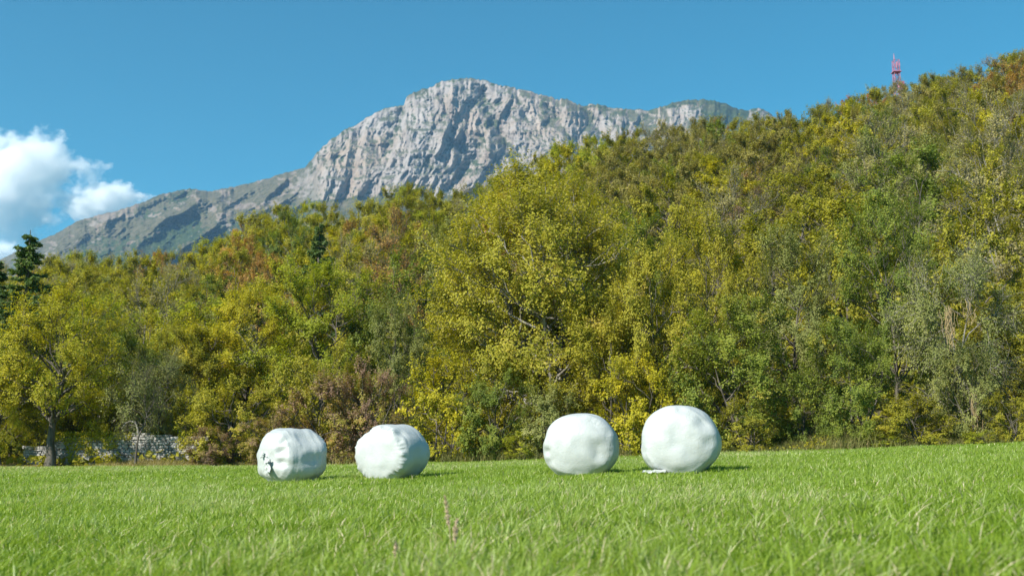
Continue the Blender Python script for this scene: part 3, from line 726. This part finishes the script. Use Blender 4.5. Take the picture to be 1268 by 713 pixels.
for px, off, w, top, pk, mat, lab, *bk in [
    (195, 5.5, 100, 432, 'viny', 'sage', 'grey green tangled tree above the stone wall, right of the crooked tree'),
    (238, 4.0, 64, 478, 'shrub_b', 'yellow', 'loose yellow climber standing upright on the stone wall'),
    (205, 4.2, 74, 532, 'shrub_b', 'olive', 'low olive shrub growing over the wall top'),
    (292, 2.2, 135, 470, 'shrub_a', 'olive', 'large round olive shrub between the stone wall and the torn bale'),
    (262, 0.9, 62, 528, 'shrub_b', 'plum', 'small plum coloured shrub at the right end of the stone wall'),
    (338, 0.9, 90, 510, 'shrub_a', 'plum', 'plum brown shrub just behind the torn bale'),
    (412, 1.6, 120, 462, 'shrub_b', 'plum', 'reddish brown shrub in the gap between the two left bales'),
    (458, 2.0, 110, 448, 'shrub_a', 'plum', 'tall brownish shrub behind the bale with the shaded side'),
    (385, 5.0, 130, 430, 'shrub_a', 'olive', 'olive shrub rising behind the reddish brown ones'),
    (300, 15, 150, 352, 'tree_a', 'yellow', 'yellow olive tree behind the round olive shrub'),
    (222, 10, 140, 405, 'tree_c', 'olive', 'loose olive tree above the yellow climber'),
    (400, 13, 185, 326, 'tree_b', 'fresh', 'large leaved green tree above the gap between the two left bales'),
    (492, 6.0, 88, 368, 'tree_c', 'sage', 'pale grey green tree left of the huge olive tree'),
    (548, 1.3, 120, 436, 'shrub_b', 'yellow', 'yellow olive shrub right of the bale with the shaded side'),
    (610, 1.5, 110, 462, 'shrub_a', 'green', 'dark green shrub under the huge olive tree'),
    (686, 1.4, 90, 478, 'shrub_b', 'sage', 'pale pinkish green shrub left of the dented bale'),
    (650, 0.8, 60, 535, 'shrub_a', 'fresh', 'low bright green shrub at the meadow edge left of the dented bale'),
    (758, 3.2, 140, 372, 'tree_c', 'olive', 'olive tree rising behind the dented bale'),
    (820, 4.0, 150, 292, 'tree_a', 'olive', 'tall olive tree right behind the biggest bale'),
    (790, 1.2, 110, 440, 'shrub_b', 'yellow', 'yellow leaved shrub between the dented and the biggest bale'),
    (915, 2.2, 165, 372, 'tree_c', 'green', 'dense green tree right of the biggest bale, foliage to the ground'),
    (925, 0.9, 74, 492, 'shrub_b', 'olive', 'olive shrub with large pale leaves just right of the biggest bale'),
    (985, 8.5, 150, 288, 'tree_b', 'sage', 'silvery green tree behind the dense green one'),
    (885, 9, 140, 262, 'tree_a', 'olive', 'olive tree high behind the biggest bale'),
    (1058, 1.8, 130, 398, 'tree_c', 'green', 'dark green low tree with deep shade beneath it'),
    (1112, 6.5, 150, 244, 'tree_b', 'green', 'tall dark green tree below the mast'),
    (1000, 2.4, 90, 470, 'shrub_a', 'green', 'very dark shrub in the shaded hollow right of the dense green tree'),
    (1140, 1.0, 96, 488, 'shrub_b', 'olive', 'yellowish shrub at the edge before the tangled grey tree'),
    (1192, 4.2, 180, 305, 'viny', 'sage', 'grey tangled tree hung with tan vines', 'pale_bark'),
    (1206, 1.8, 76, 424, 'shrub_b', 'sage', 'pale green bush wrapped round a thin trunk under the tangled grey tree'),
    (1262, 6.0, 150, 362, 'tree_c', 'olive', 'olive tree cut by the right picture edge'),
    (1262, 0.6, 80, 486, 'shrub_a', 'olive', 'soft yellow green bush at the right picture edge'),
    (1100, 0.6, 50, 540, 'shrub_b', 'fresh', 'low green weeds bush before the dark hollow'),
    (1212, 0.5, 46, 536, 'shrub_a', 'fresh', 'small fresh green bush at the foot of the vines'),
    (1320, 1.0, 110, 440, 'tree_a', 'green', 'green tree just beyond the right picture edge'),
    (-60, 2.0, 110, 440, 'tree_b', 'olive', 'olive tree just beyond the left picture edge'),
    (1390, 1.5, 140, 400, 'tree_c', 'olive', 'olive tree well beyond the right picture edge'),
    (1350, 6.0, 150, 330, 'tree_b', 'sage', 'grey green tree well beyond the right picture edge'),
    (1450, 3.0, 140, 380, 'tree_a', 'green', 'green tree farthest beyond the right picture edge'),
    (-150, 3.0, 130, 430, 'tree_a', 'green', 'green tree well beyond the left picture edge'),
]:
    edge_plant(px, off, w, top, pk, mat, lab, bark=bk[0] if bk else 'bark')

# the huge olive tree in the middle
def huge():
    d = edge_y(ray(650, 570)[0]) + 5.5; x = ray(660, 540)[0] * d; z = gz(x, d)
    H = 0.6 + d * ray(648, 210)[1] - z; W = 285 * d / F
    w, c, _, _ = make_tree(151, H=H, W=W, clear=0.07, boughs=60, subs=8, twigs=9, leaves=26, leaf=0.145, trunk_r=0.20, stems=3, twig_len=0.95)
    PROTO['huge'] = (w, c, H, W)
    plant('huge', 'olive', x, d, H, W, 0.7, 'huge broad olive tree in the middle with pale limbs showing through', G_EDGE, bark='pale_bark')
    taken.append((x / d, d, W / 2 * 0.8))
huge()

# tan vines hanging on the grey tree
def vines():
    rng = np.random.default_rng(7)
    M['tan'] = noisy_mat('dry vine', (0.24, 0.17, 0.08), (0.40, 0.30, 0.15), 20)
    for px, y0, y1, lab, nstr in ((1176, 385, 432, 'bundle of tan dry vines hanging on the left of the grey tangled tree', 26), (1199, 378, 412, 'shorter tan vine strands hanging beside the longer bundle', 9), (1209, 490, 530, 'tan dead vine wound up a thin trunk near the ground', 9)):
        x, d = spot(px, 2.6); d -= 1.8 if y0 < 480 else 1.2; 
        t, z0 = ray(px, y0); _, z1 = ray(px, y1); x = t * d
        zt = 0.6 + z0 * d; zb = 0.6 + z1 * d if y0 < 480 else gz(x, d)
        P = np.zeros((nstr, 7, 3)); k = np.linspace(0, 1, 7)
        bx = rng.normal(size=nstr) * 0.16; by = rng.normal(size=nstr) * 0.12
        for i in range(nstr):
            zz = zt + rng.uniform(-0.1, 0.2) + ((zb - zt) * rng.uniform(0.5, 1.0)) * k
            P[i, :, 0] = bx[i] * (1 - 0.3 * k) + 0.07 * np.sin(k * 5 + i * 1.7) * k + 0.04 * np.sin(k * 11 + i * 3); P[i, :, 1] = by[i] + 0.05 * np.cos(k * 6 + i); P[i, :, 2] = zz - zb
        V, Fq = tubes(P, rng.uniform(0.004, 0.012, (nstr, 1)) * np.ones((1, 7)), 4)
        o = link('hanging_vine', mesh_data('hanging_vine', V, [Fq], True), M['tan'], loc=(x, d, zb)); props(o, lab, 'vine', 'tan vines on the grey tangled tree')
vines()

# ------------------------------------------------------------------ trees on the slope
HILL = []
def slope_spot(px, py, h):
    """distance on the slope at which a crown of height h centred at this pixel stands"""
    t, zz = ray(px, py)
    ds = np.linspace(edge_y(t) + 10, 175, 400); g = ground_z(t * ds, ds) + 0.6 * h - 0.6
    e = g / ds - zz; i = int(np.argmin(np.abs(e))); return t * ds[i], ds[i]
ACC = [  # px, py of the crown's middle, height, width, kind, material, what it looks like
    (394, 338, 9.5, 4.4, 'fir', 'spruce', 'dark green conifer'), (409, 356, 6.5, 3.8, 'fir', 'spruce', 'dark green conifer'),
    (490, 318, 9.0, 6.0, 'far_thin', 'rust', 'thin reddish brown tree'), (478, 290, 8.0, 5.5, 'far_thin', 'rust', 'thin reddish brown tree'), (497, 350, 7, 5, 'far_thin', 'rust', 'thin reddish brown tree'),
    (500, 252, 8.5, 6.5, 'far_b', 'fresh', 'bright green tree'), (118, 345, 8, 6.5, 'far_d', 'fresh', 'bright green tree'),
    (90, 340, 7.5, 6, 'far_b', 'fresh', 'bright green tree'),
    (186, 328, 7, 6, 'far_thin', 'plum', 'pinkish brown bare tree'), (212, 356, 8, 6, 'far_thin', 'dry', 'grey leafless tree'), (230, 372, 7, 6, 'far_thin', 'dry', 'grey leafless tree'),
    (258, 350, 8, 8, 'far_a', 'green', 'dark olive green tree'), (262, 378, 7, 7, 'far_c', 'green', 'dark olive green tree'),
    (302, 300, 7, 6, 'far_c', 'rust', 'rust brown tree'), (322, 345, 6.5, 5, 'far_c', 'rust', 'rust brown tree'), (345, 362, 6.5, 5, 'far_c', 'rust', 'rust brown tree'), (358, 300, 6, 5, 'far_a', 'yellow', 'yellow tree'),
    (255, 455, 6, 5, 'far_b', 'yellow', 'golden yellow tree'), (385, 268, 8, 7, 'far_b', 'fresh', 'bright green tree'),
    (935, 240, 6.5, 6, 'far_c', 'plum', 'reddish brown tree'), (925, 262, 6, 5, 'far_thin', 'plum', 'reddish brown tree'), (1075, 135, 7, 6, 'far_c', 'red', 'red leaved tree'), (1052, 140, 6, 5, 'far_c', 'red', 'red leaved tree'),
    (1100, 122, 7, 6, 'far_c', 'dry', 'buff leaved tree'), (1120, 135, 7, 6, 'far_c', 'dry', 'buff leaved tree'), (1155, 108, 7, 6, 'far_b', 'fresh', 'bright green tree'),
    (1240, 92, 7.5, 6, 'far_b', 'fresh', 'bright green tree'), (1262, 110, 7, 7, 'far_c', 'rust', 'rusty brown tree'), (1225, 120, 7, 6, 'far_c', 'rust', 'rusty brown tree'), (1250, 175, 10, 6, 'far_thin', 'dry', 'pale stemmed bare tree'),
    (1232, 190, 10, 6, 'far_thin', 'dry', 'pale stemmed bare tree'), (1190, 130, 8, 7, 'far_thin', 'dry', 'grey leafless tree'), (1110, 160, 8, 6, 'far_thin', 'dry', 'grey leafless tree'),
    (915, 300, 7, 6, 'far_thin', 'dry', 'grey leafless tree'), (1080, 215, 9, 6, 'far_thin', 'sage', 'grey green thin tree'), (905, 270, 8, 6, 'far_thin', 'dry', 'grey leafless tree'),
    (1240, 260, 8, 7, 'far_thin', 'dry', 'grey leafless tree'), (960, 200, 7, 7, 'far_a', 'yellow', 'yellow green tree'), (1040, 170, 7, 7, 'far_a', 'yellow', 'yellow green tree'), (1130, 250, 8, 7, 'far_b', 'green', 'dark green tree'),
    (890, 175, 8, 8, 'far_a', 'green', 'dark olive green tree'), (700, 205, 8, 8, 'far_b', 'fresh', 'bright green tree'), (740, 208, 8, 7, 'far_c', 'fresh', 'bright green tree'),
]
def add_hill(x, y, H, W, pk, mat, look):
    t = x / y; z = gz(x, y)
    cap = 0.6 + y * float(np.interp(t, SKY_T, SKY_Z)) * 1.01 - z
    H2 = min(H, cap) if y < 118 else max(min(H * 1.15, cap), min(H, cap))
    if H2 < 3.0: return False
    HILL.append(dict(x=x, y=y, H=H2, W=W * (0.6 + 0.4 * H2 / H), pk=pk, mat=mat, look=look)); taken.append((t, y, W / 2)); return True
for a in ACC:
    x, y = slope_spot(a[0], a[1], a[2]); add_hill(x, y, *a[2:])
rng = np.random.default_rng(42)
MIX = [('far_a', 'olive', 'olive tree', 6), ('far_b', 'olive', 'olive tree', 5), ('far_c', 'olive', 'olive tree', 5), ('far_d', 'olive', 'slender olive tree', 4), ('far_a', 'yellow', 'yellow green tree', 4), ('far_d', 'yellow', 'yellow green tree', 3),
       ('far_b', 'fresh', 'bright green tree', 3), ('far_c', 'green', 'dark green tree', 3), ('far_thin', 'dry', 'grey leafless tree', 4), ('far_thin', 'rust', 'thin reddish brown tree', 2), ('far_c', 'sage', 'grey green tree', 3), ('far_c', 'rust', 'rust brown tree', 1.0)]
wts = np.array([m_[3] for m_ in MIX], float); wts /= wts.sum()
y = 50.0
while y < 162:
    step = 3.9 * (1 + (y - 50) / 260)
    tmin, tmax = ray(-75, 500 - (y - 45) * 2)[0], ray(1360, 500 - (y - 45) * 2)[0]
    x = tmin * y + rng.uniform(0, step)
    while x < tmax * y:
        yy = y + rng.normal() * 2.0; xx = x; t = xx / yy
        if yy > edge_y(t) + 9 and not (t < ray(58, 400)[0] and yy < 84):
            ok = all((abs(t - tt) * yy > 0.55 * (2.9 + 0.5 * w)) or abs(yy - ty) > 4.6 for tt, ty, w in taken)
            if ok:
                k = MIX[rng.choice(len(MIX), p=wts)]
                if t > ray(740, 300)[0] and yy > 75 and rng.uniform() < 0.5: k = [('far_a', 'dull', 'dull brownish olive tree'), ('far_c', 'dull', 'dull brownish olive tree'), ('far_thin', 'dull', 'thin dull olive tree')][rng.integers(3)]
                H = rng.uniform(6.2, 9.2); W = rng.uniform(5.8, 7.6)
                add_hill(xx, yy, H, W, k[0], k[1], k[2])
        x += step * rng.uniform(0.85, 1.25)
    y += 6.0 + (y - 50) * 0.03

# labels that single each tree out: look + where it stands, then its place in the row of look-alikes
def px_of(x, y, z):
    dx, dy, dz = x, y, z - 0.6
    c, s = math.cos(PITCH), math.sin(PITCH); dep = dy * c + dz * s; up = -dy * s + dz * c
    return 634 + F * dx / dep, 356.5 - F * up / dep
ZONES = [(-999, 75, 'behind the tall spruce'), (75, 170, 'above the straight trunked tree'), (170, 300, 'above the stone wall'), (300, 425, 'above the torn bale'), (425, 560, 'above the half shaded bale'),
         (560, 660, 'left of the dented bale'), (660, 780, 'above the dented bale'), (780, 900, 'above the biggest bale'), (900, 1010, 'right of the biggest bale'), (1010, 1100, 'left of the mast'), (1100, 1180, 'under the mast'), (1180, 1999, 'near the right edge')]
BANDS = [(0, 66, 'low down'), (66, 92, 'halfway up'), (92, 124, 'high up'), (124, 999, 'on the skyline')]
cells = {}
for h in HILL:
    h['px'], h['py'] = px_of(h['x'], h['y'], gz(h['x'], h['y']) + 0.6 * h['H'])
    zn = next(q[2] for q in ZONES if q[0] <= h['px'] < q[1]); bn = next(q[2] for q in BANDS if q[0] <= h['y'] < q[1])
    cells.setdefault((h['look'], zn, bn), []).append(h)
ORD = ['leftmost', 'second from the left', 'third from the left', 'fourth from the left', 'fifth from the left', 'sixth from the left', 'seventh from the left', 'eighth from the left', 'ninth from the left']
for (look, zn, bn), hs in cells.items():
    hs.sort(key=lambda h: h['px'])
    for i, h in enumerate(hs):
        h['label'] = f'{look} {bn} {zn}' if len(hs) == 1 else f'{look} {bn} {zn}, ' + ('left one of two' if len(hs) == 2 and i == 0 else 'right one of two' if len(hs) == 2 else ORD[i] if i < len(hs) - 1 else 'rightmost')
for h in HILL:
    nm = 'bare_tree' if h['pk'] == 'far_thin' and h['mat'] == 'dry' else None
    plant(h['pk'], h['mat'], h['x'], h['y'], h['H'], h['W'], (h['px'] * 2.3) % 6.28, h['label'], 'trees on the wooded slope', name=nm, bark='pale_bark' if nm or 'pale' in h['look'] else 'bark')

# ------------------------------------------------------------------ undergrowth that covers the slope's floor, and the dry margin
def undergrowth():
    rng = np.random.default_rng(5); n = 90000
    y = 34 + 126 * rng.uniform(size=n) ** 1.15; t = rng.uniform(ray(-60, 560)[0], ray(1330, 560)[0], n)
    ok = y > edge_y(t) + 1.5; y, t = y[ok], t[ok]; x = t * y; n = len(x)
    cl = fbm(x * 0.25, y * 0.25, 0, 2, 90)
    hgt = np.clip(0.5 + 1.1 * cl, 0.1, 1.6) * sstep(0, 4, y - edge_y(t))+0.15
    C = np.stack([x, y, ground_z(x, y) + hgt * rng.uniform(0.0, 1, n) + 0.05], -1)
    Nn = norm(np.array([0, -0.3, 0.7]) + rng.normal(size=(n, 3)) * 0.6)
    V, Fq = leaf_quads(rng, C, Nn, 0.42, 0.7); g = Geo(); g.add(V, Fq, np.repeat(np.clip(0.4 + 0.3 * cl + rng.normal(size=n) * 0.15, 0, 1), 4))
    o = link('undergrowth', g.data('undergrowth'), M['olive']); props(o, kind='stuff')
undergrowth()

def blades(rng, X, Y, H, Wd, lean, tint, zoff=0.0, seg=2, spread=0.5, Z=None):
    """curved grass blades, vectorised: seg quads then a tip triangle"""
    n = len(X); a = rng.uniform(0, 2 * math.pi, n); la = rng.uniform(0, 2 * math.pi, n)
    side = np.stack([np.cos(a), np.sin(a), 0 * a], -1)
    ld_ = np.stack([np.cos(la) + 0.35, np.sin(la) * 1.0, 0 * la], -1) * (lean * H)[:, None]
    base = np.stack([X, Y, (ground_z(X, Y) if Z is None else Z) - 0.02 + zoff], -1)
    rows = []
    for k in range(seg + 1):
        s = k / (seg + 0.9) 
        c = base + UP * (H * (s - 0.18 * s * s * np.clip(lean, 0, 1.5)))[:, None] + ld_ * (s ** 2)
        w = (Wd * (0.8 + 0.5 * s - 0.9 * s * s) * 0.5)[:, None]
        rows += [c - side * w, c + side * w]
    tip = base + UP * (H * (1 - 0.22 * np.clip(lean, 0, 1.5)))[:, None] + ld_
    V = np.stack(rows + [tip], 1); m = V.shape[1]
    b = (np.arange(n) * m)[:, None]
    quads = np.concatenate([b + np.array([[2 * k, 2 * k + 1, 2 * k + 3, 2 * k + 2]]) for k in range(seg)])
    tris = b + np.array([[2 * seg, 2 * seg + 1, 2 * seg + 2]])
    return V.reshape(-1, 3), [quads, tris], np.repeat(tint, m)

def meadow_grass():
    rng = np.random.default_rng(8); g = Geo()
    tl, tr = ray(-110, 600)[0], ray(1380, 600)[0]
    for (y0, y1, dens, h0, w0, seg) in ((2.6, 5.5, 2600, 0.150, 0.0085, 3), (5.5, 9, 1900, 0.135, 0.0100, 2), (9, 15, 1100, 0.115, 0.011, 2), (15, 26, 620, 0.11, 0.016, 1), (26, 50.5, 300, 0.11, 0.028, 1)):
        SM = 3.0 if y0 < 20 else 1.5; area = (tr - tl) * (y1 ** 2 - y0 ** 2) / 2 + 2 * SM * (y1 - y0); n = int(area * dens)
        y = y0 + (y1 - y0) * rng.uniform(size=int(n * 1.6)); wk = rng.uniform(size=len(y)) < ((tr - tl) * y + 2 * SM) / ((tr - tl) * y1 + 2 * SM); y = y[wk][:n]; n = len(y)
        x = rng.uniform(tl * y - SM, tr * y + SM); t = x / y
        keep = y < edge_y(t) + 0.9 + 0.5 * noise3(x * 1.3, 0, 0, 6)
        for (bx, by, dia, ln, turn) in BALES:
            c, s = math.cos(R(-turn)), math.sin(R(-turn)); u = (x - bx) * c - (y - by) * s; v = (x - bx) * s + (y - by) * c
            keep &= ~((np.abs(u) < dia * 0.30) & (np.abs(v) < ln * 0.46))
        x, y = x[keep], y[keep]; n = len(x)
        pat = fbm(x * 0.5, y * 0.5, 0, 3, 12); cl = noise3(x * 3.0, y * 3.0, 0, 13)
        h = h0 * (1 + 0.35 * pat + 0.35 * cl) * rng.uniform(0.45, 1.25, n)
        big = fbm(x * 0.14, y * 0.09, 0, 3, 19); tint = np.clip(0.31 + 0.24 * pat + 0.26 * big + 0.14 * cl + 0.014 * np.clip(y - 5, 0, 12) + rng.normal(size=n) * 0.18, 0, 1)
        dryb = rng.uniform(size=n) < 0.03 + 0.16 * np.clip(big + 0.4 * cl, 0, 1); tint = np.where(dryb, 1.0, np.minimum(tint, 0.86))
        V, Fs, a = blades(rng, x, y, h, np.full(n, w0) * rng.uniform(0.6, 1.35, n), rng.uniform(0.1, 1.0, n), tint, seg=seg)
        g.add(V, Fs, a)
    n = 1500; y = rng.uniform(3.6, 9.0, n); t = rng.uniform(tl, tr, n); x = t * y
    V, Fs, a = blades(rng, x, y, rng.uniform(0.16, 0.27, n), rng.uniform(0.006, 0.012, n), rng.uniform(0.5, 1.3, n), np.clip(rng.normal(0.6, 0.22, n), 0, 1), seg=3); g.add(V, Fs, a)
    M['grass'] = leaf_mat('meadow grass', [(0.0, (0.13, 0.22, 0.012)), (0.4, (0.235, 0.335, 0.030)), (0.7, (0.285, 0.385, 0.09)), (0.87, (0.40, 0.46, 0.20)), (1.0, (0.58, 0.50, 0.32))], vary=0.0, trans=0.45, rough=0.42, trans_tint=(1.15, 1.15, 0.6), spec=0.45, gain=1.07)
    o = link('grass', g.data('grass'), M['grass']); props(o, kind='stuff')
meadow_grass()

def dry_margin():
    rng = np.random.default_rng(9); g = Geo(); n = 60000
    t = rng.uniform(ray(-110, 580)[0], ray(1380, 560)[0], n)
    off = rng.normal(1.7, 0.8, n); y = edge_y(t) + off; x = t * y
    d = noise3(x * 0.5, 1, 0, 14)
    h = np.clip(0.36 + 0.20 * d + 0.12 * off - 0.26 * sstep(-8, -12, x), 0.08, 1.0) * rng.uniform(0.5, 1.3, n) * np.where(x > 5, 1.15, 1)
    tint = np.clip(0.55 + 0.25 * noise3(x * 0.35, y * 0.35, 0, 15) - 0.012 * (x + 5) + rng.normal(size=n) * 0.2, 0, 1)
    V, Fs, a = blades(rng, x, y, h, np.full(n, 0.026), rng.uniform(0.2, 1.1, n), tint, seg=1); g.add(V, Fs, a)
    m = leaf_mat('dry grass', gain=1.15, stops= [(0.0, (0.06, 0.085, 0.02)), (0.45, (0.16, 0.16, 0.05)), (0.75, (0.27, 0.23, 0.10)), (1.0, (0.36, 0.29, 0.15))], vary=0, trans=0.35, rough=0.7, spec=0.2)
    o = link('dry_grass', g.data('dry_grass'), m); props(o, kind='stuff')
    # leafy weeds
    n = 26000; t = rng.uniform(ray(-110, 580)[0], ray(1380, 560)[0], n); off = rng.uniform(0.6, 3.6, n); y = edge_y(t) + off; x = t * y
    dn = noise3(x * 0.7, y * 0.7, 0, 16); k = dn > -0.15 + 0.8 * sstep(-8, -12, x); x, y, off, dn = x[k], y[k], off[k], dn[k]; n = len(x)
    C = np.stack([x, y, ground_z(x, y) + (0.1 + 0.55 * np.clip(dn + 0.3, 0, 1)) * rng.uniform(0, 1, n) * (0.5 + 0.3 * off)], -1)
    V, Fq = leaf_quads(rng, C, norm(np.array([0, -0.3, 0.6]) + rng.normal(size=(n, 3)) * 0.6), 0.10); g = Geo(); g.add(V, Fq, np.repeat(np.clip(0.5 + 0.5 * noise3(x, y, 0, 18) + rng.normal(size=n) * 0.15, 0, 1), 4))
    o = link('weeds', g.data('weeds'), M['yellow']); props(o, kind='stuff')
dry_margin()

# ------------------------------------------------------------------ stone wall
def stone_wall():
    rng = np.random.default_rng(12)
    M['stone'] = noisy_mat('wall stone', (0.20, 0.19, 0.175), (0.42, 0.40, 0.37), 3.0, detail=8, bump=0.8, bscale=14)
    x0, x1 = 34, 256
    t0, t1 = ray(x0, 565)[0], ray(x1, 565)[0]
    off = 2.3
    A = np.array([t0 * (edge_y(t0) + off), edge_y(t0) + off]); B = np.array([t1 * (edge_y(t1) + off), edge_y(t1) + off])
    L = np.linalg.norm(B - A); dr = (B - A) / L; nr = np.array([dr[1], -dr[0]])
    g = Geo(); zb = 0.0
    cube = np.array([[x, y, z] for x in (-1, 1) for y in (-1, 1) for z in (-1, 1)], float)
    Fq = np.array([[0, 1, 3, 2], [4, 6, 7, 5], [0, 4, 5, 1], [2, 3, 7, 6], [0, 2, 6, 4], [1, 5, 7, 3]])
    row = 0; z = 0.0
    while z < 1.7:
        hh = rng.uniform(0.06, 0.16); s = rng.uniform(-0.2, 0)
        while s < L:
            w = rng.uniform(0.10, 0.36); topz = 1.32 + 0.25 * float(noise3(s * 0.35, 2, 0, 30)) - 0.35 * (s < 0.9)
            if z + hh * 0.5 < topz:
                c = A + dr * (s + w / 2); G = gz(c[0], c[1])
                V = cube * np.array([w / 2 - 0.008, 0.20, hh / 2 - 0.006]) * (1 + rng.normal(size=(8, 3)) * 0.11)
                q = nr * rng.normal() * 0.02
                P = np.stack([c[0] + q[0] + V[:, 0] * dr[0] + V[:, 1] * nr[0], c[1] + q[1] + V[:, 0] * dr[1] + V[:, 1] * nr[1], G - 0.08 + z + hh / 2 + V[:, 2]], -1)
                g.add(P, Fq)
            s += w
        z += hh
    me = g.data('stone_wall')
    # creepers that hang over the wall
    n = 9000; q = rng.uniform(0, L, n); zz = rng.uniform(0.0, 1.6, n); k = noise3(q * 1.1, zz * 0.6, 0, 31) + 0.35 * (zz - 0.85) + 0.5 * noise3(q * 3, zz * 3, 0, 32) > 0.45
    q, zz = q[k], zz[k]; n = len(q); C = A[None] + dr[None] * q[:, None]; nf = nr * (1 if nr[1] < 0 else -1)
    C = C + nf[None] * rng.uniform(0.20, 0.38, (n, 1)); C = np.stack([C[:, 0], C[:, 1], ground_z(C[:, 0], C[:, 1]) + zz], -1)
    Vl, Fl = leaf_quads(rng, C, norm(np.array([0, -0.8, 0.4]) + rng.normal(size=(n, 3)) * 0.5), 0.09)
    gl = Geo(); gl.add(Vl, Fl, np.repeat(np.clip(0.5 + rng.normal(size=n) * 0.25, 0, 1), 4))
    props(link('creepers', gl.data('creepers'), M['yellow']), kind='stuff')
    # core behind the joints
    o = link('stone_wall', me, M['stone']); props(o, 'low dry stone wall of pale grey rubble at the meadow edge on the left', 'wall')
    bv = o.modifiers.new('worn edges', 'BEVEL'); bv.width = 0.02; bv.segments = 2
stone_wall()

# ------------------------------------------------------------------ lattice mast on the skyline
def mast():
    t, zb = ray(1111, 112); _, zt = ray(1108, 75); d = 185.0
    x = t * d; g0 = gz(x, d); top = 0.6 + zt * d; H = top - g0
    m, nt, p = newmat('red mast paint'); p.inputs['Base Color'].default_value = (0.40, 0.14, 0.20, 1); p.inputs['Roughness'].default_value = 0.5
    m2, nt, p = newmat('antenna grey'); p.inputs['Base Color'].default_value = (0.42, 0.20, 0.27, 1); p.inputs['Roughness'].default_value = 0.5
    e = empty('lattice_mast', (x, d, g0)); props(e, 'red lattice radio mast poking above the trees on the skyline', 'mast')
    ww = lambda z: 1.20 - 0.25 * z / H
    segs = []; rad = []
    def bar(a, b, r): segs.append([a, b]); rad.append([r, r])
    nlev = int(H / 1.15); zs = np.linspace(0, H, nlev + 1)
    cor = lambda z, i: np.array([(-1, 1, 1, -1)[i] * ww(z) / 2, (-1, -1, 1, 1)[i] * ww(z) / 2, z])
    for k in range(nlev):
        for i in range(4):
            j = (i + 1) % 4
            bar(cor(zs[k], i), cor(zs[k + 1], i), 0.055); bar(cor(zs[k + 1], i), cor(zs[k + 1], j), 0.032)
            bar(cor(zs[k], i), cor(zs[k + 1], j), 0.028); bar(cor(zs[k], j), cor(zs[k + 1], i), 0.028)
    V, Fq = tubes(np.array(segs), np.array(rad), 5); link('lattice_frame', mesh_data('lattice_frame', V, [Fq]), m, e)
    V, Fq = tubes(np.array([[(-0.25, 0, H), (-0.25, 0, H + 0.5), (-0.25, 0, H + 1.3)]]), np.array([[0.10, 0.08, 0.05]]), 6); link('top_antenna', mesh_data('top_antenna', V, [Fq]), m2, e)
    def pbox(name, lo, hi, mt): link(name, box_mesh(name, lo, hi), mt, e)
    pbox('panel_antenna', (0.58, -0.2, H - 1.9), (0.72, 0.0, H - 0.3), m2)
    pbox('panel_antenna', (-0.25, -0.80, H - 1.7), (-0.08, -0.68, H - 0.6), m2)
    pbox('platform', (-0.75, -0.75, H - 2.35), (0.75, 0.75, H - 2.25), m)
    # side bracket with dish lower down
    z = H - 4.2
    pbox('side_cabinet', (0.66, -0.4, z - 1.9), (1.25, 0.3, z + 0.1), m)
    th = np.linspace(0, 2 * math.pi, 20, endpoint=False)[:, None]; rr = np.linspace(0.02, 1, 6)[None]
    P = np.stack([0.35 * rr * np.cos(th), -0.85 - 0.10 * rr ** 2 + 0 * th, z - 1.0 + 0.35 * rr * np.sin(th)], -1)
    o = link('dish_antenna', mesh_data('dish_antenna', P.reshape(-1, 3), [grid_faces(20, 6, True)], True), m2, e); o.modifiers.new('s', 'SOLIDIFY').thickness = 0.04
mast()

# ------------------------------------------------------------------ dry grass stalks near the camera
def stalk(px, base_py, top_py, lean, label, seed, w=1.0):
    rng = np.random.default_rng(seed)
    d = 5.0; t = ray(px, base_py)[0]
    d = max(4.4, 0.63 / max(0.02, -ray(px, min(base_py, 715))[1])); x = t * d; z0 = gz(x, d)
    H = 0.6 + ray(px, top_py)[1] * d - z0
    k = np.linspace(0, 1, 10); P = np.stack([lean * k ** 1.6 * H, 0.05 * np.sin(k * 3) * H, k * H], -1)
    m, nt, p = newmat('dry straw'); p.inputs['Base Color'].default_value = (0.36, 0.27, 0.17, 1); p.inputs['Roughness'].default_value = 0.7
    m2 = noisy_mat('seed head', (0.42, 0.31, 0.20), (0.60, 0.46, 0.32), 60)
    e = empty('grass_stalk', (x, d, z0 - 0.01)); props(e, label, 'grass stalk', 'dry seed stalks in the near grass')
    V, Fq = tubes(P[None], (np.linspace(0.0034, 0.0014, 10) * w)[None], 5); link('stem', mesh_data('stem', V, [Fq], True), m, e)
    n = 150; s = rng.uniform(0.60, 1.0, n); i = s * 9; lo = np.minimum(i.astype(int), 8); f = (i - lo)[:, None]; C = P[lo] * (1 - f) + P[lo + 1] * f
    wd = 0.008 * w * np.sin((s - 0.58) / 0.44 * math.pi)[:, None] + 0.001; C = C + rng.normal(size=(n, 3)) * wd * 0.7
    ax = norm(np.array([lean * 1.2, 0, 1.0]) + rng.normal(size=(n, 3)) * 0.35); B = norm(np.cross(ax, rng.normal(size=(n, 3)))); L_ = 0.012
    V = np.stack([C - ax * L_ * 0.5, C + B * 0.0030, C + ax * L_, C - B * 0.0030], 1).reshape(-1, 3)
    link('seed_head', mesh_data('seed_head', V, [np.arange(n * 4).reshape(n, 4)]), m2, e)
stalk(560, 708, 612, -0.10, 'tallest dry seed stalk, straw coloured and leaning left, in the near grass', 1, 0.9)
stalk(561, 712, 640, 0.06, 'shorter reddish seed stalk close beside the tallest one', 2, 1.2)
stalk(487, 712, 668, 0.05, 'short faded brown seed stalk left of the tall pair', 3, 0.7)
